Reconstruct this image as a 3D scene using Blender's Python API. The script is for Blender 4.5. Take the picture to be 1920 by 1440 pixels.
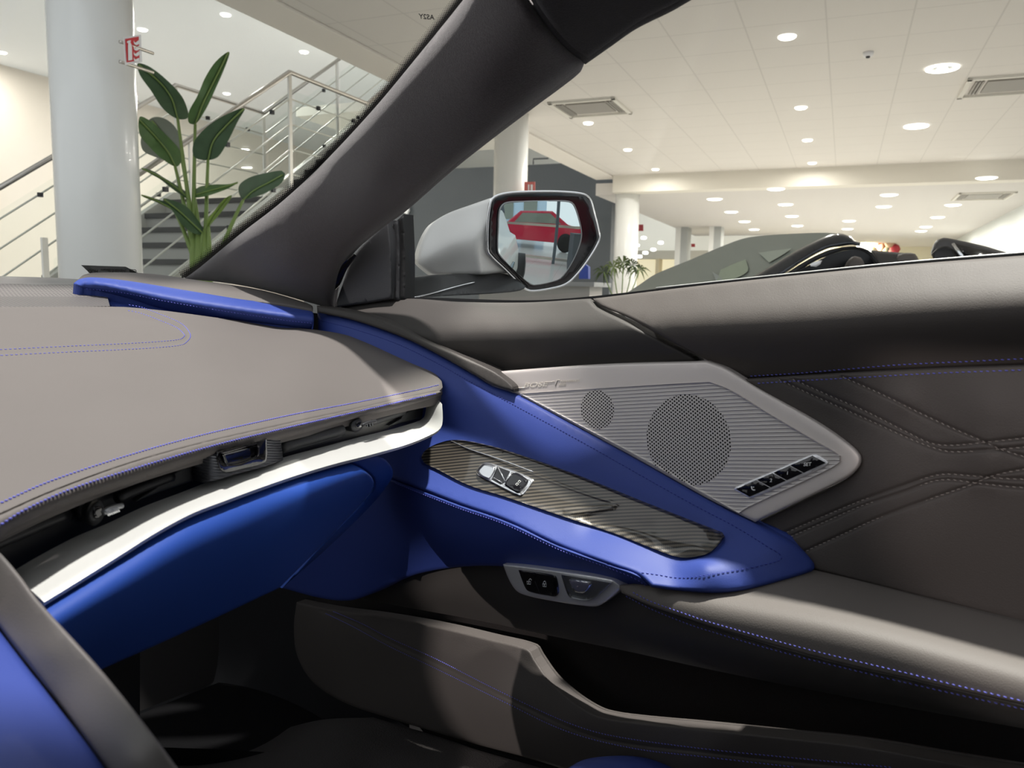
import bpy, bmesh, math, random
import numpy as np
from mathutils import Vector, Matrix
from mathutils.geometry import delaunay_2d_cdt
random.seed(7)
for o in list(bpy.data.objects): bpy.data.objects.remove(o, do_unlink=True)
scene = bpy.context.scene
COL = scene.collection

# ------------------------------------------------------------------ camera
F = 1450.0
AZ, PT, RO = math.radians(50), math.radians(6.9), math.radians(1.15)
CAM = np.array([0.0, 0.0, 0.95])
_rh = np.array([math.cos(AZ), -math.sin(AZ), 0.0])
FW = np.array([math.sin(AZ)*math.cos(PT), math.cos(AZ)*math.cos(PT), -math.sin(PT)])
_uh = np.cross(_rh, FW)
RT = math.cos(RO)*_rh + math.sin(RO)*_uh
UP = -math.sin(RO)*_rh + math.cos(RO)*_uh
cam = bpy.data.cameras.new('camera'); camo = bpy.data.objects.new('camera', cam); COL.objects.link(camo)
M = Matrix(((RT[0], UP[0], -FW[0], CAM[0]), (RT[1], UP[1], -FW[1], CAM[1]), (RT[2], UP[2], -FW[2], CAM[2]), (0, 0, 0, 1)))
camo.matrix_world = M
cam.sensor_fit = 'HORIZONTAL'; cam.sensor_width = 36; cam.lens = F/1920*36
cam.clip_start = 0.02; cam.clip_end = 200
cam.dof.use_dof = True; cam.dof.focus_distance = 1.15; cam.dof.aperture_fstop = 11
scene.camera = camo

# ------------------------------------------------------------------ light
scene.view_settings.view_transform = 'Standard'; scene.view_settings.look = 'None'
scene.view_settings.gamma = 1.0; scene.view_settings.use_curve_mapping = False
scene.view_settings.exposure = 0.35
world = bpy.data.worlds.new('world'); scene.world = world; world.use_nodes = True
wn = world.node_tree; wn.nodes['Background'].inputs[0].default_value = (0.95, 0.97, 1.0, 1)
wn.nodes['Background'].inputs[1].default_value = 0.75

def spot(name, loc, tgt, power, color, ang=40, rad=0.04, blend=.3):
    l = bpy.data.lights.new(name, 'SPOT'); l.energy = power; l.color = color; l.spot_size = math.radians(ang)
    l.spot_blend = blend; l.shadow_soft_size = rad
    o = bpy.data.objects.new(name, l); COL.objects.link(o); o.location = loc
    o.rotation_euler = (Vector(tgt)-Vector(loc)).to_track_quat('-Z', 'Y').to_euler()
    return o
spot('ceiling_spot_over_dashboard', (0.30, 0.75, 3.3), (0.38, 0.86, 0.8), 430, (1.0, 0.94, 0.90), 23, .04, .08)
spot('ceiling_spot_outside_door', (1.25, 0.45, 3.3), (0.80, 0.38, 0.85), 680, (1.0, 0.95, 0.88), 19, .045, .25)
spot('added_spot_driver_side', (-6.5, 0.30, 2.45), (0.79, 0.65, 0.42), 1000, (1.0, 0.90, 0.86), 2.6, .03, .12)  # added lamp, cone narrowed to shape the lit patch on the lower door
spot('added_spot_behind', (-6.5, -0.7, 2.0), (0.78, -0.06, 0.84), 520, (1.0, 0.88, 0.84), 4.4, .03, .2)  # added lamp, its round cone edge shapes the light on the upper door

# ------------------------------------------------------------------ helpers
def ray(x, y): return FW + (x-960)/F*RT - (y-720)/F*UP
def P(x, y, k, v):
    d = ray(x, y)
    if k == 'd': return CAM + d*v
    i = 'xyz'.find(k)
    return CAM + d*((v-CAM[i])/d[i])
def depth(x, y, k, v):
    if k == 'd': return v
    i = 'xyz'.find(k); return (v-CAM[i])/ray(x, y)[i]
class S:
    """a smooth surface in the place, given by known positions (on planes x, y or z = value, or at a distance)"""
    def __init__(s, ctrl, lam=6e-4):
        s.c = np.array([(a, b) for a, b, k, v in ctrl], float)/1000
        w = np.array([1/depth(a, b, k, v) for a, b, k, v in ctrl])
        n = len(w); K = s._k(s.c, s.c) + lam*np.eye(n)
        Pm = np.hstack([np.ones((n, 1)), s.c])
        A = np.zeros((n+3, n+3)); A[:n, :n] = K; A[:n, n:] = Pm; A[n:, :n] = Pm.T
        s.w = np.linalg.lstsq(A, np.concatenate([w, np.zeros(3)]), rcond=None)[0]
    def _k(s, a, b):
        r2 = ((a[:, None, :]-b[None, :, :])**2).sum(2)
        return 0.5*r2*np.log(r2+1e-12)
    def d(s, pts):
        p = np.asarray(pts, float)/1000
        return 1/(s._k(p, s.c)@s.w[:-3] + s.w[-3] + p@s.w[-2:])
    def pts(s, pts, off=0.0):
        """off: metres towards the viewer side"""
        pts = np.asarray(pts, float); dd = s.d(pts)-off
        R = FW[None]+((pts[:, 0]-960)/F)[:, None]*RT[None]-((pts[:, 1]-720)/F)[:, None]*UP[None]
        return CAM[None]+R*dd[:, None]
class Plane:
    def __init__(s, p, n, bulge=0, c=None):
        s.p = np.array(p, float); s.n = np.array(n, float)/np.linalg.norm(n); s.b = bulge
    def d(s, pts):
        pts = np.asarray(pts, float)
        R = FW[None]+((pts[:, 0]-960)/F)[:, None]*RT[None]-((pts[:, 1]-720)/F)[:, None]*UP[None]
        t = ((s.p-CAM)@s.n)/(R@s.n)
        if s.b:
            q = CAM[None]+R*t[:, None]-s.p[None]; t = t + s.b*(q**2).sum(1)
        return t
    pts = S.pts

def C3(X, Y, Z):
    q = np.array([X, Y, Z])-CAM; z = q@FW
    return (960+F*(q@RT)/z, 720-F*(q@UP)/z, 'd', z)
def sweep(A, Bp, kind, base, prof):
    out = []
    for (ax, ay), (bx, by), v in zip(A, Bp, base):
        for s, dv in prof: out.append((ax+(bx-ax)*s, ay+(by-ay)*s, kind, v+dv))
    return out
def sweep2(A, Bp, kind, base, prof, n=40):
    def rs(q, n):
        q = dense(q, False, 4); d = np.linalg.norm(np.diff(q, axis=0), axis=1); s = np.concatenate([[0], np.cumsum(d)]); t = np.linspace(0, s[-1], n)
        return [(np.interp(v, s, q[:, 0]), np.interp(v, s, q[:, 1])) for v in t]
    bb = dense([(i*100., v*1000) for i, v in enumerate(base)], False, 4)
    x = np.linspace(0, (len(base)-1)*100, n); return sweep(rs(A, n), rs(Bp, n), kind, list(np.interp(x, bb[:, 0], bb[:, 1])/1000), prof)
class Profile:
    """a moulding running along the car: its cross-section (x, z) may change with y"""
    def __init__(s, f): s.f = f
    def d(s, pts):
        pts = np.asarray(pts, float); out = np.zeros(len(pts))
        for i, (px, py) in enumerate(pts):
            r = ray(px, py); t = .85
            for _ in range(5):
                q = s.f(CAM[1]+r[1]*t); best = None
                for k in range(len(q)-1):
                    a, b = q[k]-CAM[[0, 2]], q[k+1]-CAM[[0, 2]]; e = b-a; den = r[0]*e[1]-r[2]*e[0]
                    if abs(den) < 1e-12: continue
                    tt = (a[0]*e[1]-a[1]*e[0])/den; u = (a[0]*r[2]-a[1]*r[0])/den
                    lo = -1e9 if k == 0 else -1e-6; hi = 1e9 if k == len(q)-2 else 1+1e-6
                    if tt > 0 and lo <= u <= hi and (best is None or tt < best): best = tt
                t = best if best is not None else t
            out[i] = t
        return out
    pts = S.pts
class Behind:
    """surface a, but never nearer than m metres behind surface b"""
    def __init__(s, a, b, m): s.a, s.b, s.m = a, b, m
    def d(s, pts): return np.maximum(s.a.d(pts), s.b.d(pts)+s.m)
    pts = S.pts
def dense(poly, closed=True, step=6, smooth=True):
    """poly points (x,y) or (x,y,1) for a hard corner; Catmull-Rom in between"""
    p = [tuple(q) for q in poly]; n = len(p); out = []
    for i in range(n if closed else n-1):
        p1, p2 = p[i], p[(i+1) % n]
        p0 = p[(i-1) % n] if (closed or i > 0) else p1
        p3 = p[(i+2) % n] if (closed or i+2 < n) else p2
        if len(p1) > 2 or not smooth: p0 = p1
        if len(p2) > 2 or not smooth: p3 = p2
        a, b, c, d = [np.array(q[:2], float) for q in (p0, p1, p2, p3)]
        L = np.linalg.norm(c-b); k = max(1, int(L/step))
        la, lc = np.linalg.norm(b-a), np.linalg.norm(d-c)
        m1 = (c-a)/(la+L)*L if la > 1e-6 else (c-b)
        m2 = (d-b)/(lc+L)*L if lc > 1e-6 else (c-b)
        for j in range(k):
            t = j/k; t2 = t*t; t3 = t2*t
            out.append((2*t3-3*t2+1)*b+(t3-2*t2+t)*m1+(-2*t3+3*t2)*c+(t3-t2)*m2)
    if not closed: out.append(np.array(p[-1][:2], float))
    return np.array(out)
def seg_dist(pts, line, closed):
    a = line; b = np.roll(line, -1, 0) if closed else None
    if not closed: a, b = line[:-1], line[1:]
    d = b-a; L2 = (d**2).sum(1)+1e-9; best = np.full(len(pts), 1e9)
    for i in range(0, len(pts), 2000):
        q = pts[i:i+2000]
        t = np.clip(((q[:, None]-a[None])*d[None]).sum(2)/L2[None], 0, 1)
        best[i:i+2000] = np.sqrt((((a[None]+t[..., None]*d[None])-q[:, None])**2).sum(2)).min(1)
    return best
def inside(pts, poly):
    x, y = pts[:, 0], pts[:, 1]; r = np.zeros(len(pts), bool); n = len(poly)
    for i in range(n):
        x1, y1 = poly[i]; x2, y2 = poly[(i+1) % n]
        c = ((y1 > y) != (y2 > y)); 
        if y2 != y1: r ^= c & (x < (x2-x1)*(y-y1)/(y2-y1)+x1)
    return r

def link(o, parent=None):
    COL.objects.link(o)
    if parent: o.parent = parent
    return o
def mesh_obj(name, verts, faces, mat, parent=None, smooth=True, mats=None, midx=None):
    me = bpy.data.meshes.new(name); me.from_pydata([tuple(v) for v in verts], [], faces); me.update()
    if mats:
        for m in mats: me.materials.append(m)
        me.polygons.foreach_set('material_index', midx)
    else: me.materials.append(mat)
    if smooth is True: me.polygons.foreach_set('use_smooth', [True]*len(me.polygons))
    elif smooth: me.polygons.foreach_set('use_smooth', list(smooth))
    o = bpy.data.objects.new(name, me); return link(o, parent)
def tag(o, label=None, cat=None, group=None, kind=None):
    if label: o['label'] = label
    if cat: o['category'] = cat
    if group: o['group'] = group
    if kind: o['kind'] = kind
    return o
def empty(name, loc, label=None, cat=None, group=None, kind=None):
    o = bpy.data.objects.new(name, None); link(o); o.empty_display_size = .05; o.location = Vector([float(c) for c in loc])
    bpy.context.view_layer.update()
    return tag(o, label, cat, group, kind)
def adopt(o, parent):
    o.parent = parent; o.matrix_parent_inverse = Matrix.Translation(parent.location).inverted(); return o
_link0 = link
def link(o, parent=None):
    COL.objects.link(o)
    if parent is not None:
        o.parent = parent
        base = parent
        off = Vector((0, 0, 0))
        while base is not None: off += base.location; base = base.parent
        o.location = -off if o.type == 'MESH' and not o.get('keep') else o.location
    return o

def panel(name, outline, surf, mat, parent=None, step=11, roll=(0, 0), grooves=(), bumps=(), thick=.012, back=(1, 0, 0), smooth=True, off=0, hard=False, odense=6):
    """a solid skin over a surface of the place: outline, rolled edge, pressed-in seams (grooves) and a real thickness"""
    ol = dense(outline, True, odense, smooth)
    lo, hi = ol.min(0), ol.max(0)
    xs = np.arange(lo[0]+step/2, hi[0], step); ys = np.arange(lo[1]+step/2, hi[1], step*.87)
    g = np.array([(x+(step/2 if j % 2 else 0), y) for j, y in enumerate(ys) for x in xs]) if len(xs) and len(ys) else np.zeros((0, 2))
    extra = []
    rw, rh = roll
    if rw:
        t = np.roll(ol, -1, 0)-np.roll(ol, 1, 0); t /= np.linalg.norm(t, axis=1)[:, None]+1e-9
        nrm = np.stack([-t[:, 1], t[:, 0]], 1)
        area = 0.5*np.sum(ol[:, 0]*np.roll(ol[:, 1], -1)-np.roll(ol[:, 0], -1)*ol[:, 1])
        if area < 0: nrm = -nrm
        for f in (.07, .2, .4, .68, 1.0):
            q = ol+nrm*rw*f
            ok = seg_dist(q, ol, True) > rw*f*.93
            extra.append(q[ok])
    gl = []
    for gp, gw, gd in grooves:
        line = dense(gp, False, 5); gl.append((line, gw, gd))
        t = np.gradient(line, axis=0); t /= np.linalg.norm(t, axis=1)[:, None]+1e-9
        n = np.stack([-t[:, 1], t[:, 0]], 1)
        for f in (0, .35, -.35, .7, -.7, 1.1, -1.1): extra.append(line+n*gw*f)
    if extra:
        e = np.vstack(extra)
        # thin near-duplicates
        key = {}
        for p in e: key[(round(p[0]/1.4), round(p[1]/1.4))] = p
        e = np.array(list(key.values()))
        if len(g):
            kk = set((int(p[0]//(step*.45)), int(p[1]//(step*.45))) for p in e)
            g = np.array([p for p in g if (int(p[0]//(step*.45)), int(p[1]//(step*.45))) not in kk]).reshape(-1, 2)
        g = np.vstack([g, e])
    if len(g):
        g = g[inside(g, ol)]
    if len(g):
        g = g[seg_dist(g, ol, True) > min(step*.35, 1.2 if rw else step*.35)]
    n0 = len(ol); allp = np.vstack([ol, g]) if len(g) else ol
    r = delaunay_2d_cdt([Vector(p) for p in allp], [], [list(range(n0))], 1, 1e-4)
    vp = np.array([tuple(v) for v in r[0]]); tri = [list(f) for f in r[2]]
    dist = seg_dist(vp, ol, True)
    offs = np.full(len(vp), float(off))
    if rw:
        t = np.clip(dist/rw, 0, 1); offs -= rh*(1-np.sqrt(np.clip(1-(1-t)**2, 0, 1)))
    for line, gw, gd in gl:
        dl = seg_dist(vp, line, False); offs -= gd*np.exp(-(dl/(gw*.5))**2)
    for bx, by, br, bh in bumps:
        offs += bh*np.exp(-(((vp[:, 0]-bx)**2+(vp[:, 1]-by)**2)/br**2))
    dd = surf.d(vp)-offs
    R = FW[None]+((vp[:, 0]-960)/F)[:, None]*RT[None]-((vp[:, 1]-720)/F)[:, None]*UP[None]
    front = CAM[None]+R*dd[:, None]
    b = np.array(back, float); b /= np.linalg.norm(b)
    N = len(front); verts = list(front); faces = []
    for a, c, d_ in tri:
        n = np.cross(front[c]-front[a], front[d_]-front[a])
        if n@(CAM-front[a]) < 0: c, d_ = d_, c
        faces.append((a, c, d_))
    sm = [True]*len(faces)
    if thick:
        bk = front+b[None]*thick; verts += list(bk)
        nf = len(faces)
        for a, c, d_ in faces[:nf]: faces.append((a+N, d_+N, c+N)); sm.append(False)
        cnt = {}
        for a, c, d_ in faces[:nf]:
            for e in ((a, c), (c, d_), (d_, a)): cnt[e] = 1
        M2 = len(verts); vm = {}
        for (a, c) in list(cnt):
            if (c, a) not in cnt:
                q = []
                for i in (a, c, c+N, a+N):
                    if i not in vm: vm[i] = len(verts); verts.append(verts[i])
                    q.append(vm[i])
                faces.append((q[0], q[3], q[2], q[1])); sm.append(False)
    return mesh_obj(name, verts, faces, mat, parent, sm)

def curve3(surf, pts, off=0.0, step=4):
    return surf.pts(dense(pts, False, step), off)
def resample(p3, pitch):
    d = np.linalg.norm(np.diff(p3, axis=0), axis=1); s = np.concatenate([[0], np.cumsum(d)])
    t = np.arange(pitch/2, s[-1], pitch)
    return np.stack([np.interp(t, s, p3[:, i]) for i in range(3)], 1)
def stitch(name, pts, surf, mat, parent, pitch=.0046, r=.00048, fill=.66, slant=.22, off=.0008):
    """a run of thread stitches lying on a surface"""
    c = curve3(surf, pts, off); q = resample(c, pitch); V = []; Fc = []
    tang = np.gradient(q, axis=0); tang /= np.linalg.norm(tang, axis=1)[:, None]
    for p, t in zip(q, tang):
        view = CAM-p; view /= np.linalg.norm(view); side = np.cross(t, view); side /= np.linalg.norm(side)
        t = t*math.cos(slant)+side*math.sin(slant); side = np.cross(t, view); side /= np.linalg.norm(side); nn = np.cross(side, t)
        h = pitch*fill/2; base = len(V)
        V.append(p-t*h-nn*r)
        for f in (-.6, .6):
            for k in range(5):
                a = k/5*2*math.pi; V.append(p+t*h*f+(side*math.cos(a)+nn*math.sin(a))*r)
        V.append(p+t*h-nn*r)
        for k in range(5):
            k2 = (k+1) % 5
            Fc += [(base, base+1+k2, base+1+k), (base+1+k, base+1+k2, base+6+k2, base+6+k), (base+11, base+6+k, base+6+k2)]
    return mesh_obj(name, V, Fc, mat, parent)
def tube(name, p3, r, mat, parent=None, seg=8, closed=False, caps=True):
    p3 = [np.array(p, float) for p in p3]; n = len(p3); V = []; Fc = []
    rr = r if hasattr(r, '__len__') else [r]*n
    prev = None
    for i, p in enumerate(p3):
        a = p3[(i-1) % n] if (closed or i > 0) else p; b = p3[(i+1) % n] if (closed or i < n-1) else p
        t = b-a; t = t/(np.linalg.norm(t)+1e-12)
        ref = prev if prev is not None else (np.array([0, 0, 1.]) if abs(t[2]) < .9 else np.array([1., 0, 0]))
        s = np.cross(t, ref); s /= np.linalg.norm(s)+1e-12; u2 = np.cross(s, t); prev = u2
        for k in range(seg):
            a_ = 2*math.pi*k/seg; V.append(p+(s*math.cos(a_)+u2*math.sin(a_))*rr[i])
    m = n if closed else n-1
    for i in range(m):
        for k in range(seg):
            k2 = (k+1) % seg; j = (i+1) % n
            Fc.append((i*seg+k, i*seg+k2, j*seg+k2, j*seg+k))
    if caps and not closed: Fc += [tuple(range(seg))[::-1], tuple(range((n-1)*seg, n*seg))]
    return mesh_obj(name, V, Fc, mat, parent)
def prism(name, ring, ext, mat, parent=None, bevel=0.0, smooth=False):
    """a plate or bar: a ring of 3D points extruded along a vector, edges bevelled"""
    bm = bmesh.new(); vs = [bm.verts.new(tuple(p)) for p in ring]; f = bm.faces.new(vs)
    r = bmesh.ops.extrude_face_region(bm, geom=[f]); nv = [g for g in r['geom'] if isinstance(g, bmesh.types.BMVert)]
    for v in nv: v.co += Vector([float(c) for c in ext])
    bmesh.ops.recalc_face_normals(bm, faces=bm.faces)
    if bevel: bmesh.ops.bevel(bm, geom=list(bm.edges), offset=bevel, segments=2, profile=.7, affect='EDGES', clamp_overlap=True)
    me = bpy.data.meshes.new(name); bm.to_mesh(me); bm.free(); me.materials.append(mat)
    if smooth: me.polygons.foreach_set('use_smooth', [True]*len(me.polygons))
    o = bpy.data.objects.new(name, me); return link(o, parent)
def box(name, lo, hi, mat, parent=None, bevel=0.0, frame=None):
    x0, y0, z0 = lo; x1, y1, z1 = hi
    pts = [(x0, y0, z0), (x1, y0, z0), (x1, y1, z0), (x0, y1, z0)]; e = (0, 0, z1-z0)
    if frame is not None: pts = [B(*p) for p in pts]
    return prism(name, pts, e, mat, parent, bevel)
def lathe(name, prof, c, axis, mat, parent=None, seg=24):
    c = np.array(c, float); ax = np.array(axis, float); ax /= np.linalg.norm(ax)
    s = np.cross(ax, [0, 0, 1.] if abs(ax[2]) < .9 else [1., 0, 0]); s /= np.linalg.norm(s); u = np.cross(ax, s)
    V = []; Fc = []
    for r, h in prof:
        for k in range(seg):
            a = 2*math.pi*k/seg; V.append(c+ax*h+(s*math.cos(a)+u*math.sin(a))*r)
    for i in range(len(prof)-1):
        for k in range(seg):
            k2 = (k+1) % seg; Fc.append((i*seg+k, i*seg+k2, (i+1)*seg+k2, (i+1)*seg+k))
    Fc += [tuple(range(seg))[::-1], tuple(range((len(prof)-1)*seg, len(prof)*seg))]
    return mesh_obj(name, V, Fc, mat, parent)
def text(name, s, origin, xdir, ydir, size, mat, parent, ext=.0002, shear=0, italic=False):
    c = bpy.data.curves.new(name, 'FONT'); c.body = s; c.size = 1; c.extrude = ext/size; c.shear = shear; c.align_x = 'CENTER'; c.align_y = 'CENTER'
    o = bpy.data.objects.new(name+'_tmp', c); COL.objects.link(o)
    bpy.context.view_layer.update()
    me = bpy.data.meshes.new_from_object(o); bpy.data.objects.remove(o, do_unlink=True)
    x = np.array(xdir, float); x /= np.linalg.norm(x); y = np.array(ydir, float); y = y-(y@x)*x; y /= np.linalg.norm(y); z = np.cross(x, y)
    for v in me.vertices:
        p = np.array(origin)+(x*v.co.x+y*v.co.y+z*v.co.z)*size; v.co = tuple(p)
    me.materials.append(mat); me.name = name
    o = bpy.data.objects.new(name, me); return link(o, parent)
def text_on(name, s, cx, cy, dx, dy, surf, h_px, mat, parent, off=.0012, shear=0, flip=False, ydir=None, wide=1.0):
    """lettering centred at a spot, running along (dx,dy), cap height h_px as seen in the photograph"""
    if ydir is None: ydir = (dy, -dx)
    p, q, r_ = surf.pts([(cx, cy), (cx+dx*8, cy+dy*8), (cx+ydir[0]*8, cy+ydir[1]*8)], off)
    X = (q-p)/8*(-1 if flip else 1); Y = (r_-p)/8; k = h_px/.70
    c = bpy.data.curves.new(name, 'FONT'); c.body = s; c.size = 1; c.extrude = .012; c.offset = .012; c.shear = shear; c.align_x = 'CENTER'; c.align_y = 'CENTER'
    o = bpy.data.objects.new(name+'_tmp', c); COL.objects.link(o); bpy.context.view_layer.update()
    me = bpy.data.meshes.new_from_object(o); bpy.data.objects.remove(o, do_unlink=True)
    z = np.cross(X, Y); z /= np.linalg.norm(z)
    if z@(CAM-p) < 0: z = -z
    for v in me.vertices: v.co = tuple(p+X*v.co.x*k*wide+Y*v.co.y*k+z*(v.co.z*.01))
    me.materials.append(mat); me.name = name
    return link(bpy.data.objects.new(name, me), parent)

# ------------------------------------------------------------------ materials
def mk(name, col, rough=.5, metal=0.0, bump=None, spec=.5, coat=0, var=0, sheen=0, emit=None, alpha=1, trans=0, ior=1.45):
    m = bpy.data.materials.new(name); m.use_nodes = True; nt = m.node_tree; b = nt.nodes['Principled BSDF']
    b.inputs['Base Color'].default_value = (*col, 1); b.inputs['Roughness'].default_value = rough; b.inputs['Metallic'].default_value = metal
    b.inputs['Specular IOR Level'].default_value = spec; b.inputs['Coat Weight'].default_value = coat; b.inputs['Coat Roughness'].default_value = .03
    b.inputs['Alpha'].default_value = alpha; b.inputs['Transmission Weight'].default_value = trans; b.inputs['IOR'].default_value = ior
    if sheen: b.inputs['Sheen Weight'].default_value = sheen; b.inputs['Sheen Roughness'].default_value = .4
    if emit: b.inputs['Emission Color'].default_value = (*emit[0], 1); b.inputs['Emission Strength'].default_value = emit[1]
    tc = nt.nodes.new('ShaderNodeNewGeometry')
    if bump:
        n = nt.nodes.new('ShaderNodeTexNoise'); n.inputs['Scale'].default_value = bump[0]; n.inputs['Detail'].default_value = 3
        nt.links.new(tc.outputs['Position'], n.inputs['Vector'])
        bp = nt.nodes.new('ShaderNodeBump'); bp.inputs['Strength'].default_value = bump[1]; bp.inputs['Distance'].default_value = bump[2]
        nt.links.new(n.outputs[0], bp.inputs['Height']); nt.links.new(bp.outputs[0], b.inputs['Normal'])
    if var:
        n2 = nt.nodes.new('ShaderNodeTexNoise'); n2.inputs['Scale'].default_value = var[0]; n2.inputs['Detail'].default_value = 4
        nt.links.new(tc.outputs['Position'], n2.inputs['Vector'])
        mx = nt.nodes.new('ShaderNodeMix'); mx.data_type = 'RGBA'
        mx.inputs[6].default_value = (*[c*(1-var[1]) for c in col], 1); mx.inputs[7].default_value = (*[min(1, c*(1+var[1])) for c in col], 1)
        nt.links.new(n2.outputs[0], mx.inputs[0]); nt.links.new(mx.outputs[2], b.inputs['Base Color'])
    return m
def N(nt, t, **k):
    n = nt.nodes.new(t)
    for a, v in k.items(): setattr(n, a, v)
    return n
def math_(nt, op, a, b=None, c=None):
    n = nt.nodes.new('ShaderNodeMath'); n.operation = op
    for i, v in enumerate((a, b, c)):
        if v is None: continue
        if isinstance(v, (int, float)): n.inputs[i].default_value = v
        else: nt.links.new(v, n.inputs[i])
    return n.outputs[0]
def dotp(nt, vec, d, c0=0.0):
    n = nt.nodes.new('ShaderNodeVectorMath'); n.operation = 'DOT_PRODUCT'; nt.links.new(vec, n.inputs[0]); n.inputs[1].default_value = tuple(d)
    return math_(nt, 'ADD', n.outputs['Value'], c0)

grey = mk('grey_leather', (.120, .108, .102), .68, spec=.3, bump=(900, .25, .0006), var=(6, .06))
black_l = mk('black_leather', (.050, .046, .043), .62, spec=.3, bump=(900, .25, .0006))
quilt = mk('charcoal_leather', (.070, .062, .058), .56, spec=.35, bump=(700, .3, .0008))
blue = mk('blue_leather', (.030, .055, .25), .55, spec=.35, bump=(900, .2, .0005))
blue_v = mk('blue_smooth', (.013, .055, .29), .58, spec=.3, bump=(1500, .1, .0003))
suede = mk('dark_microfibre', (.078, .068, .070), .95, bump=(1100, .8, .0015), spec=.1, sheen=.35, var=(500, .35))
rubber = mk('black_rubber', (.008, .008, .009), .6)
plastic = mk('black_plastic', (.012, .012, .014), .38, bump=(900, .15, .0005))
plastic_g = mk('dark_grey_plastic', (.03, .031, .034), .55, bump=(900, .2, .0006))
gloss = mk('gloss_black', (.006, .006, .008), .08, coat=.6)
chrome = mk('chrome', (.85, .86, .88), .14, .9)
brightm = mk('bright_trim', (.82, .82, .84), .25, .5)
satin = mk('satin_silver', (.60, .60, .58), .45, .35, bump=(2500, .08, .0002))
satin_dk = mk('satin_grey_metal', (.30, .31, .32), .35, .8)
silver = mk('silver_paint', (.74, .73, .71), .42, .2, coat=.35)
carpet = mk('black_carpet', (.010, .010, .011), .95, bump=(1200, 1, .002), spec=.1)
liner = mk('dark_liner', (.012, .011, .011), .9, spec=.1)
th_blue = mk('blue_thread', (.13, .14, .62), .5)
th_grey = mk('grey_thread', (.27, .24, .22), .6)
th_dk = mk('dark_blue_thread', (.02, .035, .30), .5)
white_mark = mk('white_print', (.8, .8, .8), .5)
grey_mark = mk('grey_print', (.34, .33, .32), .4)
dark_mark = mk('dark_print', (.01, .01, .01), .5)

# ================================================================== THE CAR: passenger door
door = empty('passenger_door', P(1200, 1000, 'x', .80), 'passenger door of the blue and grey car interior, with speaker grille and blue pull', 'car door')

s_belt = S(sweep2([(610, 590), (700, 566), (860, 566), (1108, 560), (1300, 537), (1500, 516), (1700, 496), (2000, 472)], [(640, 690), (760, 700), (900, 698), (1108, 692), (1300, 700), (1500, 705), (1700, 697), (2000, 684)], 'x', [.812]*8,
    [(0, 0), (.12, -.014), (.25, -.029), (.38, -.040), (.50, -.044), (.62, -.041), (.8, -.030), (1, -.018)], 24), 1e-4)
panel('window_sill_pad', [(622, 577, 1), (660, 572), (757, 560), (860, 566), (988, 567), (1104, 560, 1), (1118, 576), (1179, 606), (1243, 641), (1297, 669), (1306, 677, 1), (1124, 684), (930, 697, 1), (860, 668), (748, 617), (650, 590)],
      s_belt, black_l, door, step=14, roll=(7, .006), thick=.02)
panel('upper_trim_pad', [(1112, 560, 1), (1300, 537), (1494, 516), (1687, 497), (1970, 475), (2080, 466, 1), (2080, 677, 1), (1975, 682), (1752, 691), (1591, 699), (1394, 711, 1), (1331, 678, 1), (1306, 666), (1243, 632), (1179, 596), (1124, 572)],
      s_belt, mk('upper_leather', (.072, .063, .058), .60, spec=.3, bump=(800, .3, .0007)), door, step=14, roll=(7, .006), thick=.02)
s_glassrun = S([(757, 556, 'x', .822), (1108, 556, 'x', .822), (1500, 512, 'x', .822), (1960, 470, 'x', .822)])
panel('window_seal', [(757, 563, 1), (757, 557), (988, 563), (1104, 556), (1300, 533.5), (1494, 513), (1687, 494), (1970, 471, 1), (1970, 476, 1), (1687, 499), (1494, 518.5), (1300, 539), (1106, 562), (988, 569), (860, 568.5)],
      s_glassrun, rubber, door, step=9, thick=.01)
tube('chrome_window_strip', [P(x, y-.5, 'x', .825) for x, y in dense([(1230, 540.5), (1300, 533), (1494, 512.5), (1687, 493), (1970, 470)], False, 20)], .0009, satin, door, 6)

s_quilt = S([(1394, 712, 'x', .778), (1591, 702, 'x', .776), (1975, 684, 'x', .775), (1530, 791, 'x', .785), (1616, 860, 'x', .785), (1700, 800, 'x', .775), (1960, 780, 'x', .770),
             (1489, 950, 'x', .785), (1416, 982, 'x', .785), (1700, 960, 'x', .780), (1960, 960, 'x', .775), (1528, 1065, 'x', .785), (1653, 1100, 'x', .790), (1960, 1178, 'x', .792), (1800, 1060, 'x', .784)])
qa = [(1458, 711), (1526, 742), (1623, 785), (1700, 820), (1752, 840), (1784, 847), (1850, 844), (1975, 834)]
qb = [(1484, 710), (1560, 744), (1623, 771), (1700, 810), (1746, 831), (1784, 835), (1850, 829), (1975, 815)]
qc = [(1578, 706), (1655, 740), (1720, 772), (1784, 802), (1840, 826), (1881, 844), (1975, 872)]
qd = [(1466, 1002), (1540, 970), (1612, 940), (1690, 912), (1762, 890), (1820, 892), (1880, 897), (1975, 900)]
qe = [(1474, 1010), (1550, 977), (1612, 950), (1690, 924), (1762, 900), (1841, 907), (1900, 913), (1975, 916)]
qf = [(1510, 1034), (1580, 1002), (1653, 969), (1740, 937), (1820, 909), (1862, 892), (1920, 880), (1975, 874)]
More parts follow.
